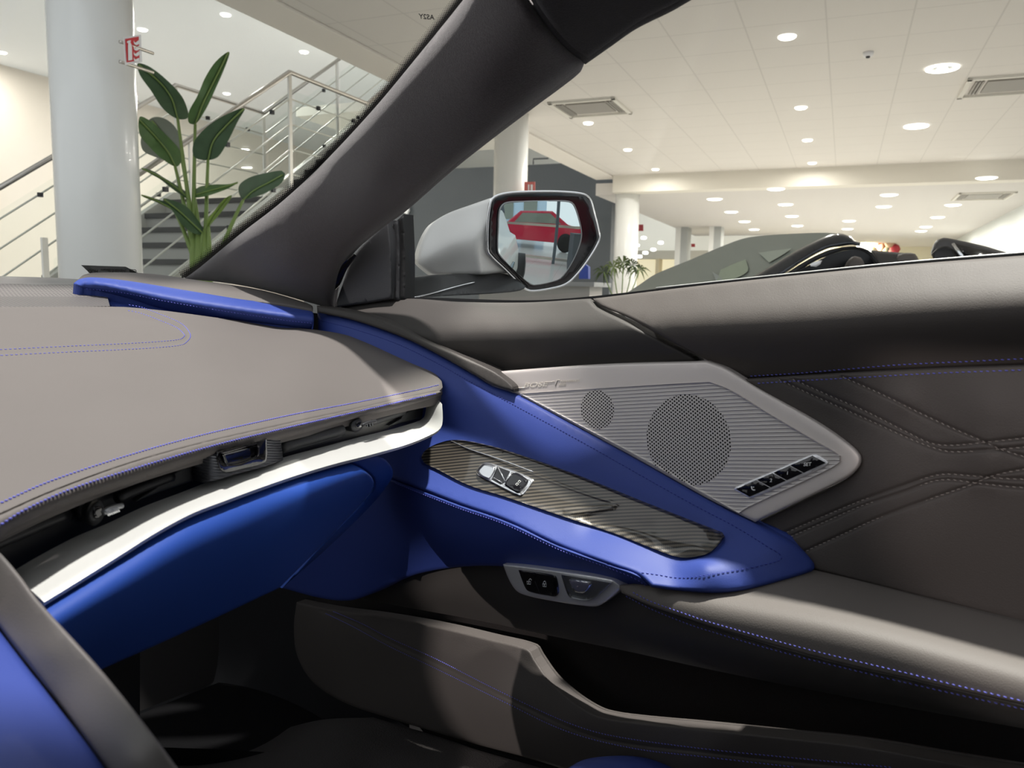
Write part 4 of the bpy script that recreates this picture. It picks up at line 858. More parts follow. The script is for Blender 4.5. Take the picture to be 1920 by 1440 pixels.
def on_u(x, y, u0):
    d = ray(x, y); return CAM+d*((u0)/(d@BU))
sg = prism('wall_sign', [on_u(x, y, 18.45) for x, y in ((752, 386), (768, 384), (769, 395), (766, 402), (760, 400), (752, 396))], BU*-.08, mk('sign_white', (.85, .86, .86), .4), None, .01)
tag(sg, 'white letter sign on the charcoal wall, cut off by the door window frame', 'sign')
# columns
colm = mk('column_paint', (.80, .80, .78), .25, coat=.3)
def column(px, v, r=.24, top=3.39, label=''):
    # the column stands on the line v = const, in the direction px
    d = ray(px, 500); t = v/(d@BV); p = CAM+d*t; p[2] = 0
    e = empty('column', p, label, 'column', 'white round columns in a row')
    lathe('shaft', [(r, 0), (r, top)], p, (0, 0, 1), colm, e, 40)
    lathe('base_ring', [(r+.012, 0), (r+.012, .08), (r+.004, .09)], p, (0, 0, 1), steel, e, 40)
    return p
c1 = column(190, 4.45, .245, 3.39, 'large white round column at left, carrying the red extinguisher sign')
c2 = column(954, 4.45, .24, 3.39, 'white round column rising behind the side mirror')
c3 = column(1172, 4.45, .26, 3.39, 'distant white round column beside the edge of the charcoal wall')
# fire extinguisher sign on the first column
D1 = float((c1+np.array([0, 0, 2.45])-CAM)@FW)
s_sg = S([(231, 66, 'd', D1-.32), (262, 66, 'd', D1-.20), (262, 120, 'd', D1-.20), (231, 122, 'd', D1-.32)])
red = mk('sign_red', (.62, .03, .04), .4); wht = mk('sign_white', (.86, .84, .84), .4)
sgn = empty('extinguisher_sign', P(247, 94, 'd', D1-.12), 'red and white fire extinguisher sign standing off the big left column', 'sign')
panel('sign_board', [(231, 70.5, 1), (263, 65, 1), (265, 116, 1), (234, 121.5, 1)], s_sg, wht, sgn, step=10, thick=.006, back=(BU[0], BU[1], 0))
rp = panel('red_field', [(234.5, 73, 1), (260, 68.5, 1), (261.5, 113, 1), (237.5, 117, 1)], s_sg, red, sgn, step=10, thick=.001, off=.004, back=(BU[0], BU[1], 0))
panel('extinguisher_symbol', [(240, 85), (240.5, 81), (238, 80), (238, 77.5, 1), (243, 75.5), (245.5, 76), (244, 79), (246.5, 84), (248, 112, 1), (240.5, 113.5, 1)], s_sg, wht, rp, step=8, thick=.001, off=.008, back=(BU[0], BU[1], 0), odense=2)
for k in range(4):
    y = 76+k*10.5-0
    panel('flame_symbol', [(251, y, 1), (253, y+4), (260.5, y-1 if k < 3 else y+1, 1), (260.5, y+6), (255, y+8.5), (251, y+5)], s_sg, wht, rp, step=8, thick=.001, off=.008, back=(BU[0], BU[1], 0), odense=2)
for y in (80, 117.5): lathe('sign_bolt', [(.009, -.22), (.009, 0), (.011, .02)], P(230, y, 'd', D1-.31), -BU, steel, sgn, 10)
s2 = bbox('small_red_sign', (0, 0, 0), (.01, .01, .01), red); bpy.data.objects.remove(s2, do_unlink=True)
D2 = float((c2+np.array([0, 0, 2.3])-CAM)@FW)-.25
def sign_q(name, x0, y0, x1, y1, D, mat, label, cat='sign'):
    o = prism(name, [P(x0, y0, 'd', D), P(x1, y0, 'd', D), P(x1, y1, 'd', D), P(x0, y1, 'd', D)], BU*.01, mat); tag(o, label, cat); return o
s2 = sign_q('safety_sign', 983, 341, 1003, 361, D2-.1, mk('faded_red', (.62, .16, .14), .5), 'small red safety sign on the column behind the side mirror')
prism('pictogram', [P(990, 346, 'd', D2-.105), P(992.5, 346, 'd', D2-.105), P(992.5, 358, 'd', D2-.105), P(990, 358, 'd', D2-.105)], -BU*.003, wht, s2)
prism('pictogram', [P(995, 346, 'd', D2-.105), P(999, 346, 'd', D2-.105), P(999, 358, 'd', D2-.105), P(995, 358, 'd', D2-.105)], -BU*.003, wht, s2)

# ------------------------------------------------------------------ staircase
st = empty('staircase', B(6.5, 6.0, 0), 'staircase with pale stringers, dark treads and steel railings behind the big plant', 'staircase')
VA, VB = 5.32, 6.86; T = math.tan(math.radians(33.96)); LZ = 1.84; u0 = 6.6-LZ/T; HS = LZ/11; WS = HS/T
tread = mk('dark_tread', (.07, .065, .06), .5); riser = mk('pale_riser', (.52, .50, .46), .6); stringer = mk('pale_stringer', (.72, .70, .64), .5)
def flight(us, zs, n):
    for i in range(n):
        z = zs+(i+1)*HS; u = us+i*WS
        e = bbox('step', (u, VA+.05, z-HS), (u+WS+.02, VB-.05, z-.05), riser, st)
        bbox('nosing', (u-.03, VA+.05, z-.05), (u+WS, VB-.05, z), tread, e)
    for v0, v1 in ((VA-.02, VA+.06), (VB-.06, VB+.02)):
        ring = [B(us-.25, v0, zs-.02), B(us+.15, v0, zs-.12), B(us+n*WS+.1, v0, zs+n*HS-.22), B(us+n*WS+.1, v0, zs+n*HS+.10), B(us+n*WS-.12, v0, zs+n*HS+.10), B(us-.25, v0, zs+.12)]
        prism('stringer', ring, BV*(v1-v0), stringer, st)
flight(u0, 0, 11); flight(8.0, LZ, 12)
bbox('landing', (6.6, VA, LZ-.18), (8.02, VB, LZ), stringer, st)
RL = 1.26
for v in (VA, VB):
    us_ = u0+(.45 if v == VA else -.2); path = lambda h: [B(us_, v, h+(us_-u0)*T), B(6.6, v, LZ+h), B(8.0, v, LZ+h), B(11.1, v, LZ+3.1*T+h)]
    tube('handrail', path(RL), .024, steel, st, 10)
    for h in (.25, .50, .75, 1.0): tube('rail_bar', path(h), .0085, barw, st, 6)
    for u, z in ((u0, 0), (u0+1.4, 1.4*T), (6.6, LZ), (8.0, LZ), (9.55, LZ+1.55*T), (11.1, LZ+3.1*T)):
        p = bbox('rail_post', (u-.022, v-.01, z-.2), (u+.022, v+.01, z+RL), barw, st)
    for (ua, za), (ub, zb) in (((u0+.05, .03), (u0+1.35, 1.35*T)), ((u0+1.45, 1.45*T), (6.55, LZ-.03)), ((6.65, LZ), (7.95, LZ)), ((8.05, LZ+.03), (9.5, LZ+1.5*T)), ((9.6, LZ+1.6*T), (11.05, LZ+3.05*T))):
        prism('rail_glass', [B(ua, v-.02, za+.15), B(ub, v-.02, zb+.15), B(ub, v-.02, zb+1.08), B(ua, v-.02, za+1.08)], BV*-.008, glass, st)
        for f in (.3, .8):
            u, z = ua+(ub-ua)*f, za+(zb-za)*f
            for h in (.25, 1.0): bbox('glass_clamp', (u-.02, v-.035, z+h-.02), (u+.02, v-.005, z+h+.02), plastic, st)
bbox('upper_landing', (11.15, VA, LZ+2.0), (15, VB+2, LZ+2.15), stringer, st)

# ------------------------------------------------------------------ big plant
leafm = mk('leaf_green', (.085, .17, .05), .42, var=(14, .35)); leafd = mk('leaf_dark', (.055, .11, .05), .45, var=(14, .3)); leafg = mk('leaf_grey_back', (.22, .24, .19), .6); leafl = mk('leaf_light', (.20, .32, .05), .45)
stemm = mk('stem_green', (.20, .29, .08), .5)
DP = 5.75
pl0 = P(372, 560, 'd', DP); pl0[2] = 0
plant = empty('potted_plant', pl0, 'tall broad-leaved green plant between the big column and the pillar of the car', 'plant')
def leaf(outline, dd, mat, vein, root):
    sf = S([(outline[0][0], outline[0][1], 'd', DP+dd[0]), (outline[len(outline)//2][0], outline[len(outline)//2][1], 'd', DP+dd[1]), (outline[len(outline)//4][0], outline[len(outline)//4][1], 'd', DP+dd[2]), (outline[3*len(outline)//4][0], outline[3*len(outline)//4][1], 'd', DP+dd[2]-.08),
            ((outline[0][0]+outline[len(outline)//2][0])/2, (outline[0][1]+outline[len(outline)//2][1])/2, 'd', DP+(dd[0]+dd[1])/2+.05)])
    l = panel('leaf', outline, sf, mat, plant, step=9, thick=.004, back=(BU[0], BU[1], 0), odense=4, grooves=[(vein, 4, .012)])
    tube('midrib', sf.pts(dense(vein, False, 6), .004), .006, stemm, l, 6)
    e = sf.pts([vein[-1]])[0]; r0 = P(root[0], root[1], 'd', DP)
    m_ = (e+r0)/2+np.array([0, 0, .05])
    pts = [e*(1-t)**2+2*m_*t*(1-t)+r0*t*t for t in np.linspace(0, 1, 10)]
    tube('stem', pts, [.011+.008*t for t in np.linspace(0, 1, 10)], stemm, plant, 8)
leaf([(258, 119), (278, 124), (310, 148), (340, 180), (352, 210), (350, 222), (330, 222), (305, 203), (283, 170), (262, 140)], (-.1, .1, .0), leafd, [(260, 121), (300, 155), (322, 185), (333, 222)], (365, 470))
leaf([(429, 97), (424, 118), (404, 165), (385, 205), (366, 232), (354, 230), (354, 210), (370, 180), (385, 145), (405, 115)], (-.1, .05, .0), leafm, [(428, 98), (405, 145), (380, 195), (366, 233)], (362, 470))
leaf([(458, 203), (445, 228), (425, 268), (408, 294), (390, 300), (368, 297), (361, 285), (366, 262), (395, 232), (430, 212)], (-.1, .05, .05), leafd, [(457, 204), (425, 235), (400, 265), (390, 300)], (385, 470))
leaf([(262, 219), (280, 226), (308, 250), (335, 280), (340, 300), (332, 312), (322, 310), (300, 295), (280, 275), (262, 252)], (-.15, .05, .0), leafm, [(262, 225), (290, 255), (315, 285), (328, 311)], (365, 480))
leaf([(278, 226), (295, 219), (318, 228), (335, 250), (340, 275), (335, 290), (315, 300), (285, 292), (268, 282), (264, 262)], (.25, .25, .3), leafg, [(285, 226), (305, 250), (325, 270), (338, 285)], (372, 480))
leaf([(534, 325), (528, 320), (505, 323), (470, 332), (450, 345), (447, 358), (455, 373), (475, 370), (505, 358), (528, 342)], (-.1, .1, .0), leafd, [(530, 328), (505, 342), (475, 358), (456, 375)], (400, 510))
leaf([(266, 315), (285, 320), (310, 335), (335, 350), (348, 360), (356, 375), (340, 366), (320, 352), (300, 336), (280, 325)], (-.2, 0, .0), leafd, [(266, 316), (300, 332), (330, 352), (352, 370)], (368, 480))
leaf([(446, 341), (430, 345), (400, 346), (372, 351), (362, 362), (364, 370), (385, 368), (410, 360), (432, 351)], (-.1, .1, .0), leafm, [(445, 343), (415, 352), (385, 360), (364, 366)], (380, 480))
leaf([(306, 372), (330, 378), (350, 388), (370, 412), (382, 432), (382, 438), (365, 438), (345, 425), (330, 405), (318, 388)], (-.2, 0, -.05), leafd, [(308, 374), (335, 395), (360, 418), (380, 437)], (376, 500))
leaf([(266, 365), (290, 372), (312, 380), (325, 392), (330, 398), (312, 388), (290, 378), (268, 369)], (-.2, 0, .0), leafd, [(266, 366), (290, 375), (312, 386), (328, 396)], (368, 500))
leaf([(434, 366), (430, 376), (412, 400), (395, 420), (390, 428), (389, 412), (402, 395), (418, 375)], (-.1, 0, .0), leafl, [(432, 368), (415, 388), (400, 408), (391, 425)], (392, 500))
for x, w in ((362, .03), (372, .035), (384, .028), (392, .02)):
    tube('stalk', [P(x, 430, 'd', DP), P(x+1, 480, 'd', DP), P(x+2, 560, 'd', DP), np.array(list(P(x+2, 560, 'd', DP)[:2])+[.45])], [w*.5, w, w*1.1, w*1.1], stemm, plant, 8)
lathe('pot', [(.20, 0), (.26, .5), (.24, .5), (.23, .46)], pl0, (0, 0, 1), charcoal, plant, 28)

# ------------------------------------------------------------------ ceiling fittings
LAMP_W = 38
lampm = mk('lamp_glow', (1, 1, 1), .5, emit=((1.0, .97, .90), 9)); ringm = mk('lamp_ring', (.86, .85, .80), .4, emit=((1.0, .98, .93), 1.2))
def downlight(px, py, z, r, label, group, big=False):
    p = PZ(px, py, z)
    l = bpy.data.lights.new('downlight_beam', 'AREA'); l.shape = 'DISK'; l.size = r*1.5; l.energy = LAMP_W*(1 if z < 4 else 3)*(.3 if px < 20 or (px, py) in ((1229, 317), (1523, 305)) else 1)*(3 if p@BU > 27 and z < 4 else 1); l.color = (1, .95, .88)
    lo_ = bpy.data.objects.new('downlight_beam', l); COL.objects.link(lo_); lo_.location = tuple(p-np.array([0, 0, .07]))
    e = empty('ceiling_downlight', p, label, 'ceiling light', group)
    if big:
        lathe('ring', [(r, 0), (r+.01, -.004), (r+.01, -.014), (r, -.018), (r-.03, -.014), (r-.03, 0)], p, (0, 0, 1), mk('lit_ring', (.9, .9, .88), .4, emit=((1, .98, .92), 4)) if 'lit_ring' not in bpy.data.materials else bpy.data.materials['lit_ring'], e, 32)
        lathe('reflector', [(r*.8, -.002), (r*.8, -.006)], p, (0, 0, 1), mk('reflector_grey', (.55, .54, .50), .4) if 'reflector_grey' not in bpy.data.materials else bpy.data.materials['reflector_grey'], e, 24)
        lathe('lamp', [(r*.34, -.007), (r*.34, -.022), (r*.2, -.04)], p, (0, 0, 1), lampm, e, 24)
    else:
        lathe('ring', [(r, .0), (r, -.012), (r*.85, -.014)], p, (0, 0, 1), ringm, e, 24)
        lathe('lamp', [(r*.8, -.012), (r*.78, -.02)], p, (0, 0, 1), lampm, e, 24)
ORD = ['first', 'second', 'third', 'fourth', 'fifth']
G1, G2, G3 = 'downlights of the near tiled ceiling', 'downlights of the far ceiling bay', 'downlights of the high ceiling'
downlight(1476, 68, 3.4, .085, 'small round ceiling downlight nearest the viewer, left of the smoke detector', G1)
for i, (x, y) in enumerate(((1502, 201), (1514, 262), (1523, 305))): downlight(x, y, 3.4, .08, 'small ceiling downlight below the smoke detector, %s of three going back to the beam' % ORD[i], G1)
for i, (x, y) in enumerate(((1103, 230), (1177, 280), (1229, 317))): downlight(x, y, 3.4, .075, 'small ceiling downlight beyond the vent by the pillar, %s of three going back' % ORD[i], G1)
downlight(1767, 127, 3.4, .15, 'large round downlight with glowing ring beside the air vent at right', 'large ring downlights', True)
downlight(1718, 236, 3.4, .15, 'large round downlight with glowing ring, farther of the two', 'large ring downlights', True)
for i, (x, y) in enumerate(((1340, 373), (1371, 397), (1396, 415), (1414, 430))): downlight(x, y, 3.05, .17, 'downlight behind the beam, leftmost row, %s from the beam' % ORD[i], G2)
for i, (x, y) in enumerate(((1455, 354), (1473, 383), (1485, 405), (1495, 423))): downlight(x, y, 3.05, .17, 'downlight behind the beam, second row from left, %s from the beam' % ORD[i], G2)
for i, (x, y) in enumerate(((1667, 365), (1657, 387), (1592, 414), (1589, 429))): downlight(x, y, 3.05, .17, 'downlight behind the beam, in the middle, %s from the beam' % ORD[i], G2)
for i, (x, y) in enumerate(((1850, 333), (1787, 384), (1758, 407), (1736, 425), (1727, 433))): downlight(x, y, 3.05, .17, 'downlight behind the beam, rightmost row, %s from the beam' % ORD[i], G2)
for (x, y), t in zip(((423, 27), (267, 55), (570, 97), (4, 98), (425, 175)), ('topmost, right of the big column', 'just right of the big column edge', 'nearest the sloping stair top', 'at the far left edge of the view', 'just above the stair rails')): downlight(x, y, 5.5, .09, 'tiny downlight in the high pale ceiling, '+t, G3)
louvm = mk('louvre_grey', (.33, .31, .28), .6); frm = mk('vent_frame', (.74, .71, .64), .6)
def cassette(px, py, z, su, sv, label):
    p = PZ(px, py, z); e = empty('ceiling_vent', p, label, 'air vent', 'ceiling air vents')
    u, v = p@BU, p@BV
    for a, b_, c, d in ((-su, -sv, su, -sv+.05), (-su, sv-.05, su, sv), (-su, -sv, -su+.05, sv), (su-.05, -sv, su, sv)):
        bbox('frame', (u+a, v+b_, z-.03), (u+c, v+d, z), frm, e)
    bbox('grille', (u-su*.6, v-sv*.6, z-.02), (u+su*.6, v+sv*.6, z), louvm, e)
    for s in (-1, 1):
        for k in range(3):
            w = v+s*(sv*.68+k*.035)
            bbox('louvre', (u-su*.7, w-.010, z-.026), (u+su*.7, w+.010, z), louvm, e)
cassette(1108, 201, 3.4, .45, .45, 'square ceiling air vent just right of the dark pillar')
cassette(1908, 157, 3.4, .45, .55, 'large ceiling air vent at the right edge of the view')
cassette(1843, 367, 3.05, .6, .5, 'air vent in the far ceiling bay under the beam')
p = PZ(1628, 98, 3.4); det = empty('smoke_detector', p, 'small white smoke detector on the tiled ceiling', 'smoke detector')
lathe('base', [(.05, 0), (.05, -.02), (.04, -.04)], p, (0, 0, 1), wht, det); lathe('sensor', [(.022, -.04), (.018, -.055)], p, (0, 0, 1), plastic_g, det)

# ------------------------------------------------------------------ shop area at the far left of the low ceiling
shop = empty('shopfront', B(27, 6, 0), 'white-framed shopfront with warm lit cream interior beyond the third column', 'shopfront')
lit = mk('glowing_cream', (.8, .74, .55), .7, emit=((1, .90, .66), .45))  # the shop's lighting is put into this panel as a glow
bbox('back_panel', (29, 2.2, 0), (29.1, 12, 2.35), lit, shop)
bbox('upper_panel', (28.9, 2.2, 2.35), (29.1, 12, 5.4), mk('glowing_shop_white', (.82, .81, .75), .6, emit=((1, .97, .88), .22)), shop)  # faint glow put into the panel as well, it is no lamp
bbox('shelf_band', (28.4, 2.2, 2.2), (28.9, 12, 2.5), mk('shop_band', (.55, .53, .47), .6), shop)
for v in (3.0, 4.2, 5.4, 6.3): bbox('partition', (28.3, v, 0), (28.9, v+.12, 2.2), mk('shop_partition', (.55, .48, .33), .6) if 'shop_partition' not in bpy.data.materials else bpy.data.materials['shop_partition'], shop)
for x0, x1 in ((1266, 1276), (1329, 1338)):
    a, b_ = on_u(x0, 450, 25), on_u(x1, 450, 25)
    bbox('post', (25, b_@BV, 0), (25.6, a@BV, 4.2), white, shop); bbox('post_shade', (25.0, b_@BV-.22, 0), (25.6, b_@BV, 4.2), mk('post_shaded_side', (.42, .43, .42), .6), shop)  # grey box: the shaded side of the white post, set as colour
a, b_ = on_u(1195, 440, 25), on_u(1350, 440, 25)
bbox('rail', (25, b_@BV, .85), (25.2, a@BV, 1.0), white, shop); bbox('rail', (25, b_@BV, 3.6), (25.2, a@BV+1, 3.8), white, shop)
for (x, y), t in zip(((1207, 446), (1239, 455), (1194, 460), (1225, 468), (1199, 481), (1210, 474)), ('highest of all', 'rightmost of the group', 'leftmost, touching the third column', 'low one at the right', 'lowest, beside the third column', 'between the two lowest')):
    p = on_u(x, y, 27); o = lathe('shop_lamp', [(.02, -.05), (.09, -.03), (.09, .03), (.02, .05)], p, (0, 0, 1), lampm, None, 14); tag(o, 'small glowing lamp inside the cream shopfront, '+t, 'lamp', 'shop lamps')
for (x0, y0, x1, y1), t in (((1192, 421, 1206, 433), 'left'), ((1296, 457, 1303, 463), 'right')):
    tag(prism('red_notice', [on_u(x0, y0, 26), on_u(x1, y0, 26), on_u(x1, y1, 26), on_u(x0, y1, 26)], BU*.03, mk('notice_red_'+t, (.45, .06, .07), .5)), 'small square red notice hanging in the shopfront, '+('beside the third column' if t == 'left' else 'right of the white post'), 'sign')
# picture/lamp bracket above charcoal wall
tag(tube('wall_bracket', [on_u(1000, 308, 18.3), on_u(1000, 298, 18.3), on_u(1028, 297, 18.3)], .02, charcoal, None, 6), 'thin dark bracket on top of the charcoal wall', 'bracket')

# reception desk, blue box and desk plant
DD = 9.0
desk = empty('reception_desk', [*P(1080, 540, 'd', DD)[:2], 0], 'grey reception desk seen under the side mirror', 'desk')
pd = P(1080, 529, 'd', DD); dm = mk('desk_grey', (.30, .31, .32), .5)
uu, vv_ = pd@BU, pd@BV
bbox('desk_top', (uu-.2, vv_-.28, pd[2]-.05), (uu+.5, vv_+1.3, pd[2]), dm, desk); bbox('desk_body', (uu-.1, vv_-.2, 0), (uu+.4, vv_+1.2, pd[2]-.05), mk('desk_front', (.42, .41, .39), .6), desk)
pb = P(1095, 510, 'd', DD-.1)
bx_ = prism('blue_packet', [P(1085, 523, 'd', DD-.1), P(1103, 523, 'd', DD-.1), P(1103, 500, 'd', DD-.1), P(1096, 495, 'd', DD-.1), P(1087, 502, 'd', DD-.1)], BU*.08, mk('packet_blue', (.02, .05, .30), .5), None, .004); tag(bx_, 'dark blue packet standing on the grey desk beside the mirror', 'box')
pp_ = P(1165, 560, 'd', 8.2); pp_[2] = 0
dp = empty('small_plant', pp_, 'small bushy palm plant with narrow leaves right of the side mirror', 'plant')
lathe('pot', [(.13, 0), (.17, .72), (.15, .72)], pp_, (0, 0, 1), charcoal, dp, 20)
rg = random.Random(3); lm2 = [mk('palm_leaf', (.05, .08, .02), .5), mk('palm_leaf_light', (.15, .20, .06), .5)]
for cx, cy, n in ((1132, 510, 12), (1150, 500, 13), (1168, 492, 15), (1185, 498, 14), (1198, 506, 12)):
    root = P((cx+1165)/2, 560, 'd', 8.2); c_ = P(cx, cy, 'd', 8.2+rg.uniform(-.15, .15))
    tube('stem', [np.array([pp_[0], pp_[1], .7]), root*.5+c_*.5, c_], .006, stemm, dp, 5)
    V = []; Fc = []
    for k in range(n):
        a = 2*math.pi*k/n+rg.uniform(-.2, .2); l = rg.uniform(.09, .15); dr = RT*math.cos(a)+np.array([0, 0, 1])*math.sin(a)*.75+FW*rg.uniform(-.6, .6)
        sd = np.cross(dr, FW); sd /= np.linalg.norm(sd); e_ = c_+dr*l+np.array([0, 0, -.04]); md = c_+dr*l*.5+np.array([0, 0, .015]); b0 = len(V)
        V += [c_, md+sd*.010, e_, md-sd*.010, md+FW*.004]; Fc += [(b0, b0+1, b0+4), (b0+1, b0+2, b0+4), (b0+2, b0+3, b0+4), (b0+3, b0, b0+4)]
    mesh_obj('leaf_tuft', V, Fc, lm2[rg.random() > .6], dp, False)

# ------------------------------------------------------------------ the dark convertible beside
DC = 3.7
cb2 = empty('dark_convertible', [*P(1500, 560, 'd', DC+.4)[:2], 0], 'dark open-top sports car parked beside, its windscreen frame and headrests above the door', 'car')
carp = mk('dark_car_paint', (.022, .026, .034), .22, .4, coat=.7)
bk = (BU[0], BU[1], 0)
s_w2 = S([(1170, 560, 'd', DC+.9), (1300, 487, 'd', DC+.75), (1440, 443, 'd', DC+.45), (1580, 440, 'd', DC+.15), (1400, 530, 'd', DC+.25), (1500, 480, 'd', DC+.12)])
gl2 = mk('tinted_windscreen', (.26, .28, .24), .08, .0, coat=.6)
panel('windscreen', [(1165, 556, 1), (1200, 533), (1229, 514), (1292, 488), (1351, 463), (1397, 446.5), (1441, 441), (1503, 437.5), (1544, 436.5), (1578, 438, 1), (1560, 446), (1527, 455), (1487, 475), (1441, 503), (1400, 528), (1380, 560, 1)], s_w2, gl2, cb2, step=14, thick=.01, back=bk)
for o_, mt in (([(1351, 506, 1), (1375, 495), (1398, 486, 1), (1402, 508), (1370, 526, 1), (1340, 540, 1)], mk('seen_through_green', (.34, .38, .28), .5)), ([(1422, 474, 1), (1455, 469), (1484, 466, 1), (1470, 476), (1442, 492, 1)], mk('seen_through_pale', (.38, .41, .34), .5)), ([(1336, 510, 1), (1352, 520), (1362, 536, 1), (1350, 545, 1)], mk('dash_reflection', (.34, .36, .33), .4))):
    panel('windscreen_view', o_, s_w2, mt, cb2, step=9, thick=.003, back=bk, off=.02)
s_a2 = S([(1380, 560, 'd', DC+.2), (1527, 450, 'd', DC+.1), (1612, 456, 'd', DC-.05), (1469, 514, 'd', DC+.02), (1570, 470, 'd', DC-.02)])
panel('windscreen_frame', [(1380, 556, 1), (1402, 526), (1441, 501), (1487, 473), (1527, 453), (1555, 441), (1578, 438), (1595, 444), (1602, 451), (1614, 455, 1), (1613, 461), (1600, 458), (1575, 461), (1550, 466), (1511, 486), (1469, 514), (1430, 545, 1), (1410, 560, 1)], s_a2, carp, cb2, step=8, roll=(7, .03), thick=.05, back=bk)
panel('window_seal', [(1430, 548, 1), (1469, 516), (1511, 489), (1550, 470), (1575, 464), (1600, 462), (1617, 464, 1), (1622, 466), (1634, 473), (1645, 490), (1653, 503, 1), (1648, 504, 1), (1638, 490), (1628, 477), (1612, 469), (1590, 468), (1565, 474), (1520, 494), (1470, 528), (1450, 548, 1)], S([(1430, 548, 'd', DC+.0), (1550, 468, 'd', DC), (1653, 503, 'd', DC-.02)]), rubber, cb2, step=6, roll=(3, .01), thick=.03, back=bk)
panel('cabin_interior', [(1440, 560, 1), (1480, 520), (1530, 490), (1570, 473), (1600, 468), (1620, 472), (1640, 490), (1652, 520, 1), (1650, 560, 1)], S([(1440, 560, 'd', DC+.35), (1650, 560, 'd', DC+.35), (1570, 470, 'd', DC+.35)]), plastic, cb2, step=14, thick=.02, back=bk)
seatm = mk('headrest_taupe', (.13, .11, .10), .6)
panel('headrest', [(1580, 520, 1), (1584, 498), (1592, 486), (1603, 480), (1614, 483), (1621, 495), (1624, 520, 1)], S([(1580, 520, 'd', DC+.2), (1603, 480, 'd', DC+.2), (1624, 520, 'd', DC+.22)]), seatm, cb2, step=6, roll=(10, .05), thick=.1, back=bk)
panel('rear_deck', [(1634, 469, 1), (1669, 472), (1690, 474, 1), (1716, 476), (1722, 487), (1748, 495, 1), (1760, 530, 1), (1655, 540, 1), (1648, 500)], S([(1634, 469, 'd', DC+.35), (1716, 476, 'd', DC+.4), (1748, 520, 'd', DC+.2)]), mk('dark_soft_top', (.045, .042, .042), .7), cb2, step=8, roll=(6, .03), thick=.1, back=bk)
panel('headrest', [(1673, 520, 1), (1676, 490), (1685, 477), (1702, 474), (1715, 476), (1722, 486), (1726, 520, 1)], S([(1673, 520, 'd', DC+.3), (1702, 474, 'd', DC+.3), (1726, 520, 'd', DC+.3)]), seatm, cb2, step=6, roll=(8, .05), thick=.1, back=bk)
panel('door_body', [(1165, 556, 1), (1380, 548), (1450, 540), (1655, 518), (1760, 520), (1960, 560, 1), (2000, 850, 1), (1120, 850, 1)], S([(1165, 556, 'd', DC+.7), (1500, 545, 'd', DC-.1), (1960, 560, 'd', DC), (1500, 750, 'd', DC-.1)]), carp, cb2, step=20, roll=(20, .06), thick=.1, back=bk)
panel('rear_view_mirror', [(1519, 495), (1533, 489), (1541, 488), (1538, 495), (1530, 500), (1520, 499)], S([(1519, 495, 'd', DC-.1), (1541, 488, 'd', DC-.1), (1530, 500, 'd', DC-.1)]), wht, cb2, step=5, roll=(3, .01), thick=.02, back=bk)
for x_ in (1230, 1880):
    w_ = P(x_, 800, 'd', DC-.12); w_[2] = .34; lathe('wheel', [(.33, 0), (.34, .02), (.34, .2), (.30, .22), (.1, .19)], w_, -BU, rubber, cb2, 28)
# piece of another dark car at right
c3_ = empty('second_dark_car', [*P(1820, 560, 'd', DC-.2)[:2], 0], 'dark car part with sloping glossy top edge at the right end of the view', 'car')
s_c3 = S([(1747, 474, 'd', DC-.1), (1785, 449, 'd', DC-.1), (1900, 479, 'd', DC-.5), (1800, 520, 'd', DC-.2)])
panel('roof_panel', [(1747, 475, 1), (1750, 462), (1757, 450), (1768, 446), (1785, 448), (1841, 460), (1879, 471), (1910, 480, 1), (1930, 540, 1), (1790, 540, 1), (1800, 492), (1780, 470), (1760, 470)], s_c3, mk('matt_dark_roof', (.075, .07, .07), .45), c3_, step=7, roll=(6, .02), thick=.05, back=bk)
panel('side_glass', [(1787, 455, 1), (1850, 470), (1900, 483, 1), (1900, 520, 1), (1808, 520, 1), (1800, 480)], s_c3, gloss, c3_, step=10, roll=(2, .004), thick=.01, off=.02, back=bk)
panel('inner_frame', [(1747, 476, 1), (1757, 466), (1770, 461), (1782, 464), (1796, 484), (1806, 510, 1), (1760, 520, 1), (1753, 490)], s_c3, plastic, c3_, step=7, roll=(3, .01), thick=.03, off=.03, back=bk)
tube('bright_hinge', s_c3.pts([(1787, 458), (1795, 469), (1805, 482)], .05), .008, chrome, c3_, 8)
# far display with colourful poster
wl_ = spot('added_back_wall_spot', B(33.2, -.6, 2.95), B(36, -.6, 1.6), 900, (1, .93, .75), 150, .1, .6)  # added spot, only there to brighten the cream back wall
ds = empty('display_stand', B(34, -1, 0), 'black-framed display stand with white label and colourful picture at the cream back wall', 'display')
def fq(name, x0, y0, x1, y1, u, mat, th=.03): return prism(name, [on_u(x0, y0, u), on_u(x1, y0, u), on_u(x1, y1, u), on_u(x0, y1, u)], BU*th, mat, ds)
fq('board', 1606, 443, 1677, 500, 34, mk('board_grey', (.34, .33, .30), .6)); fq('top_bar', 1606, 441, 1677, 445, 33.9, plastic); fq('side_bar', 1674, 441, 1677, 500, 33.9, plastic)
fq('label', 1658, 443, 1675, 450, 33.8, wht); fq('label', 1650, 456, 1662, 462, 33.8, wht)
def blob(x, y, r, u, mat, name='picture_patch'):
    p = on_u(x, y, u); return lathe(name, [(.02, -r), (r*.7, -r*.7), (r, 0), (r*.7, r*.7), (.02, r)], p, (0, 0, 1), mat, ds, 14)
for x, y, r, c in ((1634, 459, .17, (.75, .72, .10)), (1644, 455, .2, (.62, .20, .14)), (1652, 463, .16, (.68, .33, .22)), (1668, 457, .2, (.60, .42, .28)), (1678, 467, .2, (.50, .05, .07)), (1671, 470, .15, (.66, .28, .24)), (1662, 468, .15, (.25, .25, .16))):
    blob(x, y, r, 33.6, mk('patch_%d' % x, c, .6))

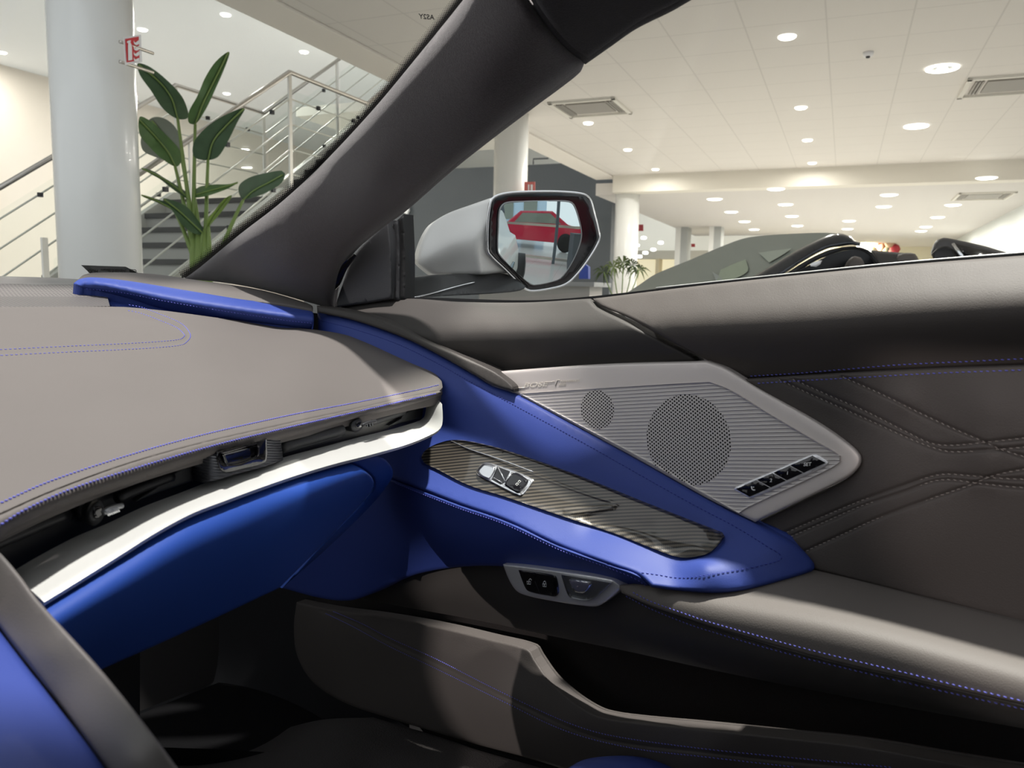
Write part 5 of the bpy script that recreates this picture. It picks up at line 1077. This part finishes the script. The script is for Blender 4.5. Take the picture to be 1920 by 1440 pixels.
# ------------------------------------------------------------------ what stands behind the car (seen in the side mirror)
fac = bpy.data.materials.new
fr_m = mk('facade_frame', (.10, .12, .14), .5)
FY = -5.0
w1 = empty('window_1', (2.5, FY, 0), None, None, None, 'structure')
for x in (.4, 2.1, 5.4): box('mullion', (x-.04, FY-.05, 0), (x+.04, FY+.05, 3.6), fr_m, w1)
for z in (.12, .95, 3.5): box('transom', (-.5, FY-.04, z-.03), (6.5, FY+.04, z+.03), steel, w1)
box('pane', (.4, FY-.01, .1), (5.4, FY+.0, 3.5), glass, w1)
og = box('floor.001', (-14, -26, -.12), (20, -5.2, -.01), mk('paving', (.70, .74, .76), .8)); struct(og)
rc = empty('red_car', (1.6, -8.5, 0), 'red car outside the glass front, seen only in the side mirror', 'car')
prof = [(-2.1, .3), (-2.1, .75), (-1.3, .92), (-.7, 1.38), (.7, 1.42), (1.4, .98), (2.1, .85), (2.15, .3)]
prism('body', [(1.6+x, -9.3, z) for x, z in prof], (0, 1.7, 0), mk('red_paint', (.62, .03, .07), .25, coat=.8), rc, .06)
prism('side_window', [(1.6+x, -7.6, z) for x, z in ((-.95, .95), (-.6, 1.30), (.6, 1.33), (1.1, .98))], (0, .02, 0), gl2, rc)
for x in (-1.3, 1.35): lathe('wheel', [(.33, 0), (.33, .2), (.2, .22)], (1.6+x, -7.75, .33), (0, 1, 0), rubber, rc, 24)
bld = empty('street_building', (0, -20, 0), 'blue-grey building across the street, seen only in the side mirror', 'building')
box('wall', (-6, -21, 0), (3.4, -20, 7), mk('far_building', (.55, .68, .80), .7), bld)
for x in (-4, -1.5, 1): box('window', (x, -19.98, 1), (x+1.4, -19.9, 5.5), gl2, bld)
rp2 = empty('indoor_plant', (2.55, -4.0, 0), 'tall plant in a dark square pot, seen only in the side mirror', 'plant')
box('pot', (2.33, -4.22, 0), (2.77, -3.78, .85), charcoal, rp2, .01)
for k in range(9):
    a = k*2.4; l = .5+.12*(k % 4); c0 = np.array([2.55, -4.0, .85]); tip = c0+np.array([math.cos(a)*.45, math.sin(a)*.3, .6+l])
    tube('stem', [c0, c0*.4+tip*.6+np.array([0, 0, .15]), tip*.8+c0*.2+np.array([0, 0, .1])], .014, stemm, rp2, 6)
    d = (tip-c0)/np.linalg.norm(tip-c0); sd = np.cross(d, [0, 1, 0.3]); sd /= np.linalg.norm(sd); b_ = tip*.8+c0*.2; L_ = .55; V = [b_, b_+d*L_*.35+sd*.10, b_+d*L_*.8+sd*.06-np.array([0, 0, .08]), b_+d*L_-np.array([0, 0, .2]), b_+d*L_*.8-sd*.06-np.array([0, 0, .08]), b_+d*L_*.35-sd*.10]
    V.append(b_+d*L_*.5+np.array([0, 0.02, .03])); Fc = [(i, (i+1) % 6, 6) for i in range(6)]
    mesh_obj('leaf', V, Fc, leafm if k % 2 else leafd, rp2)
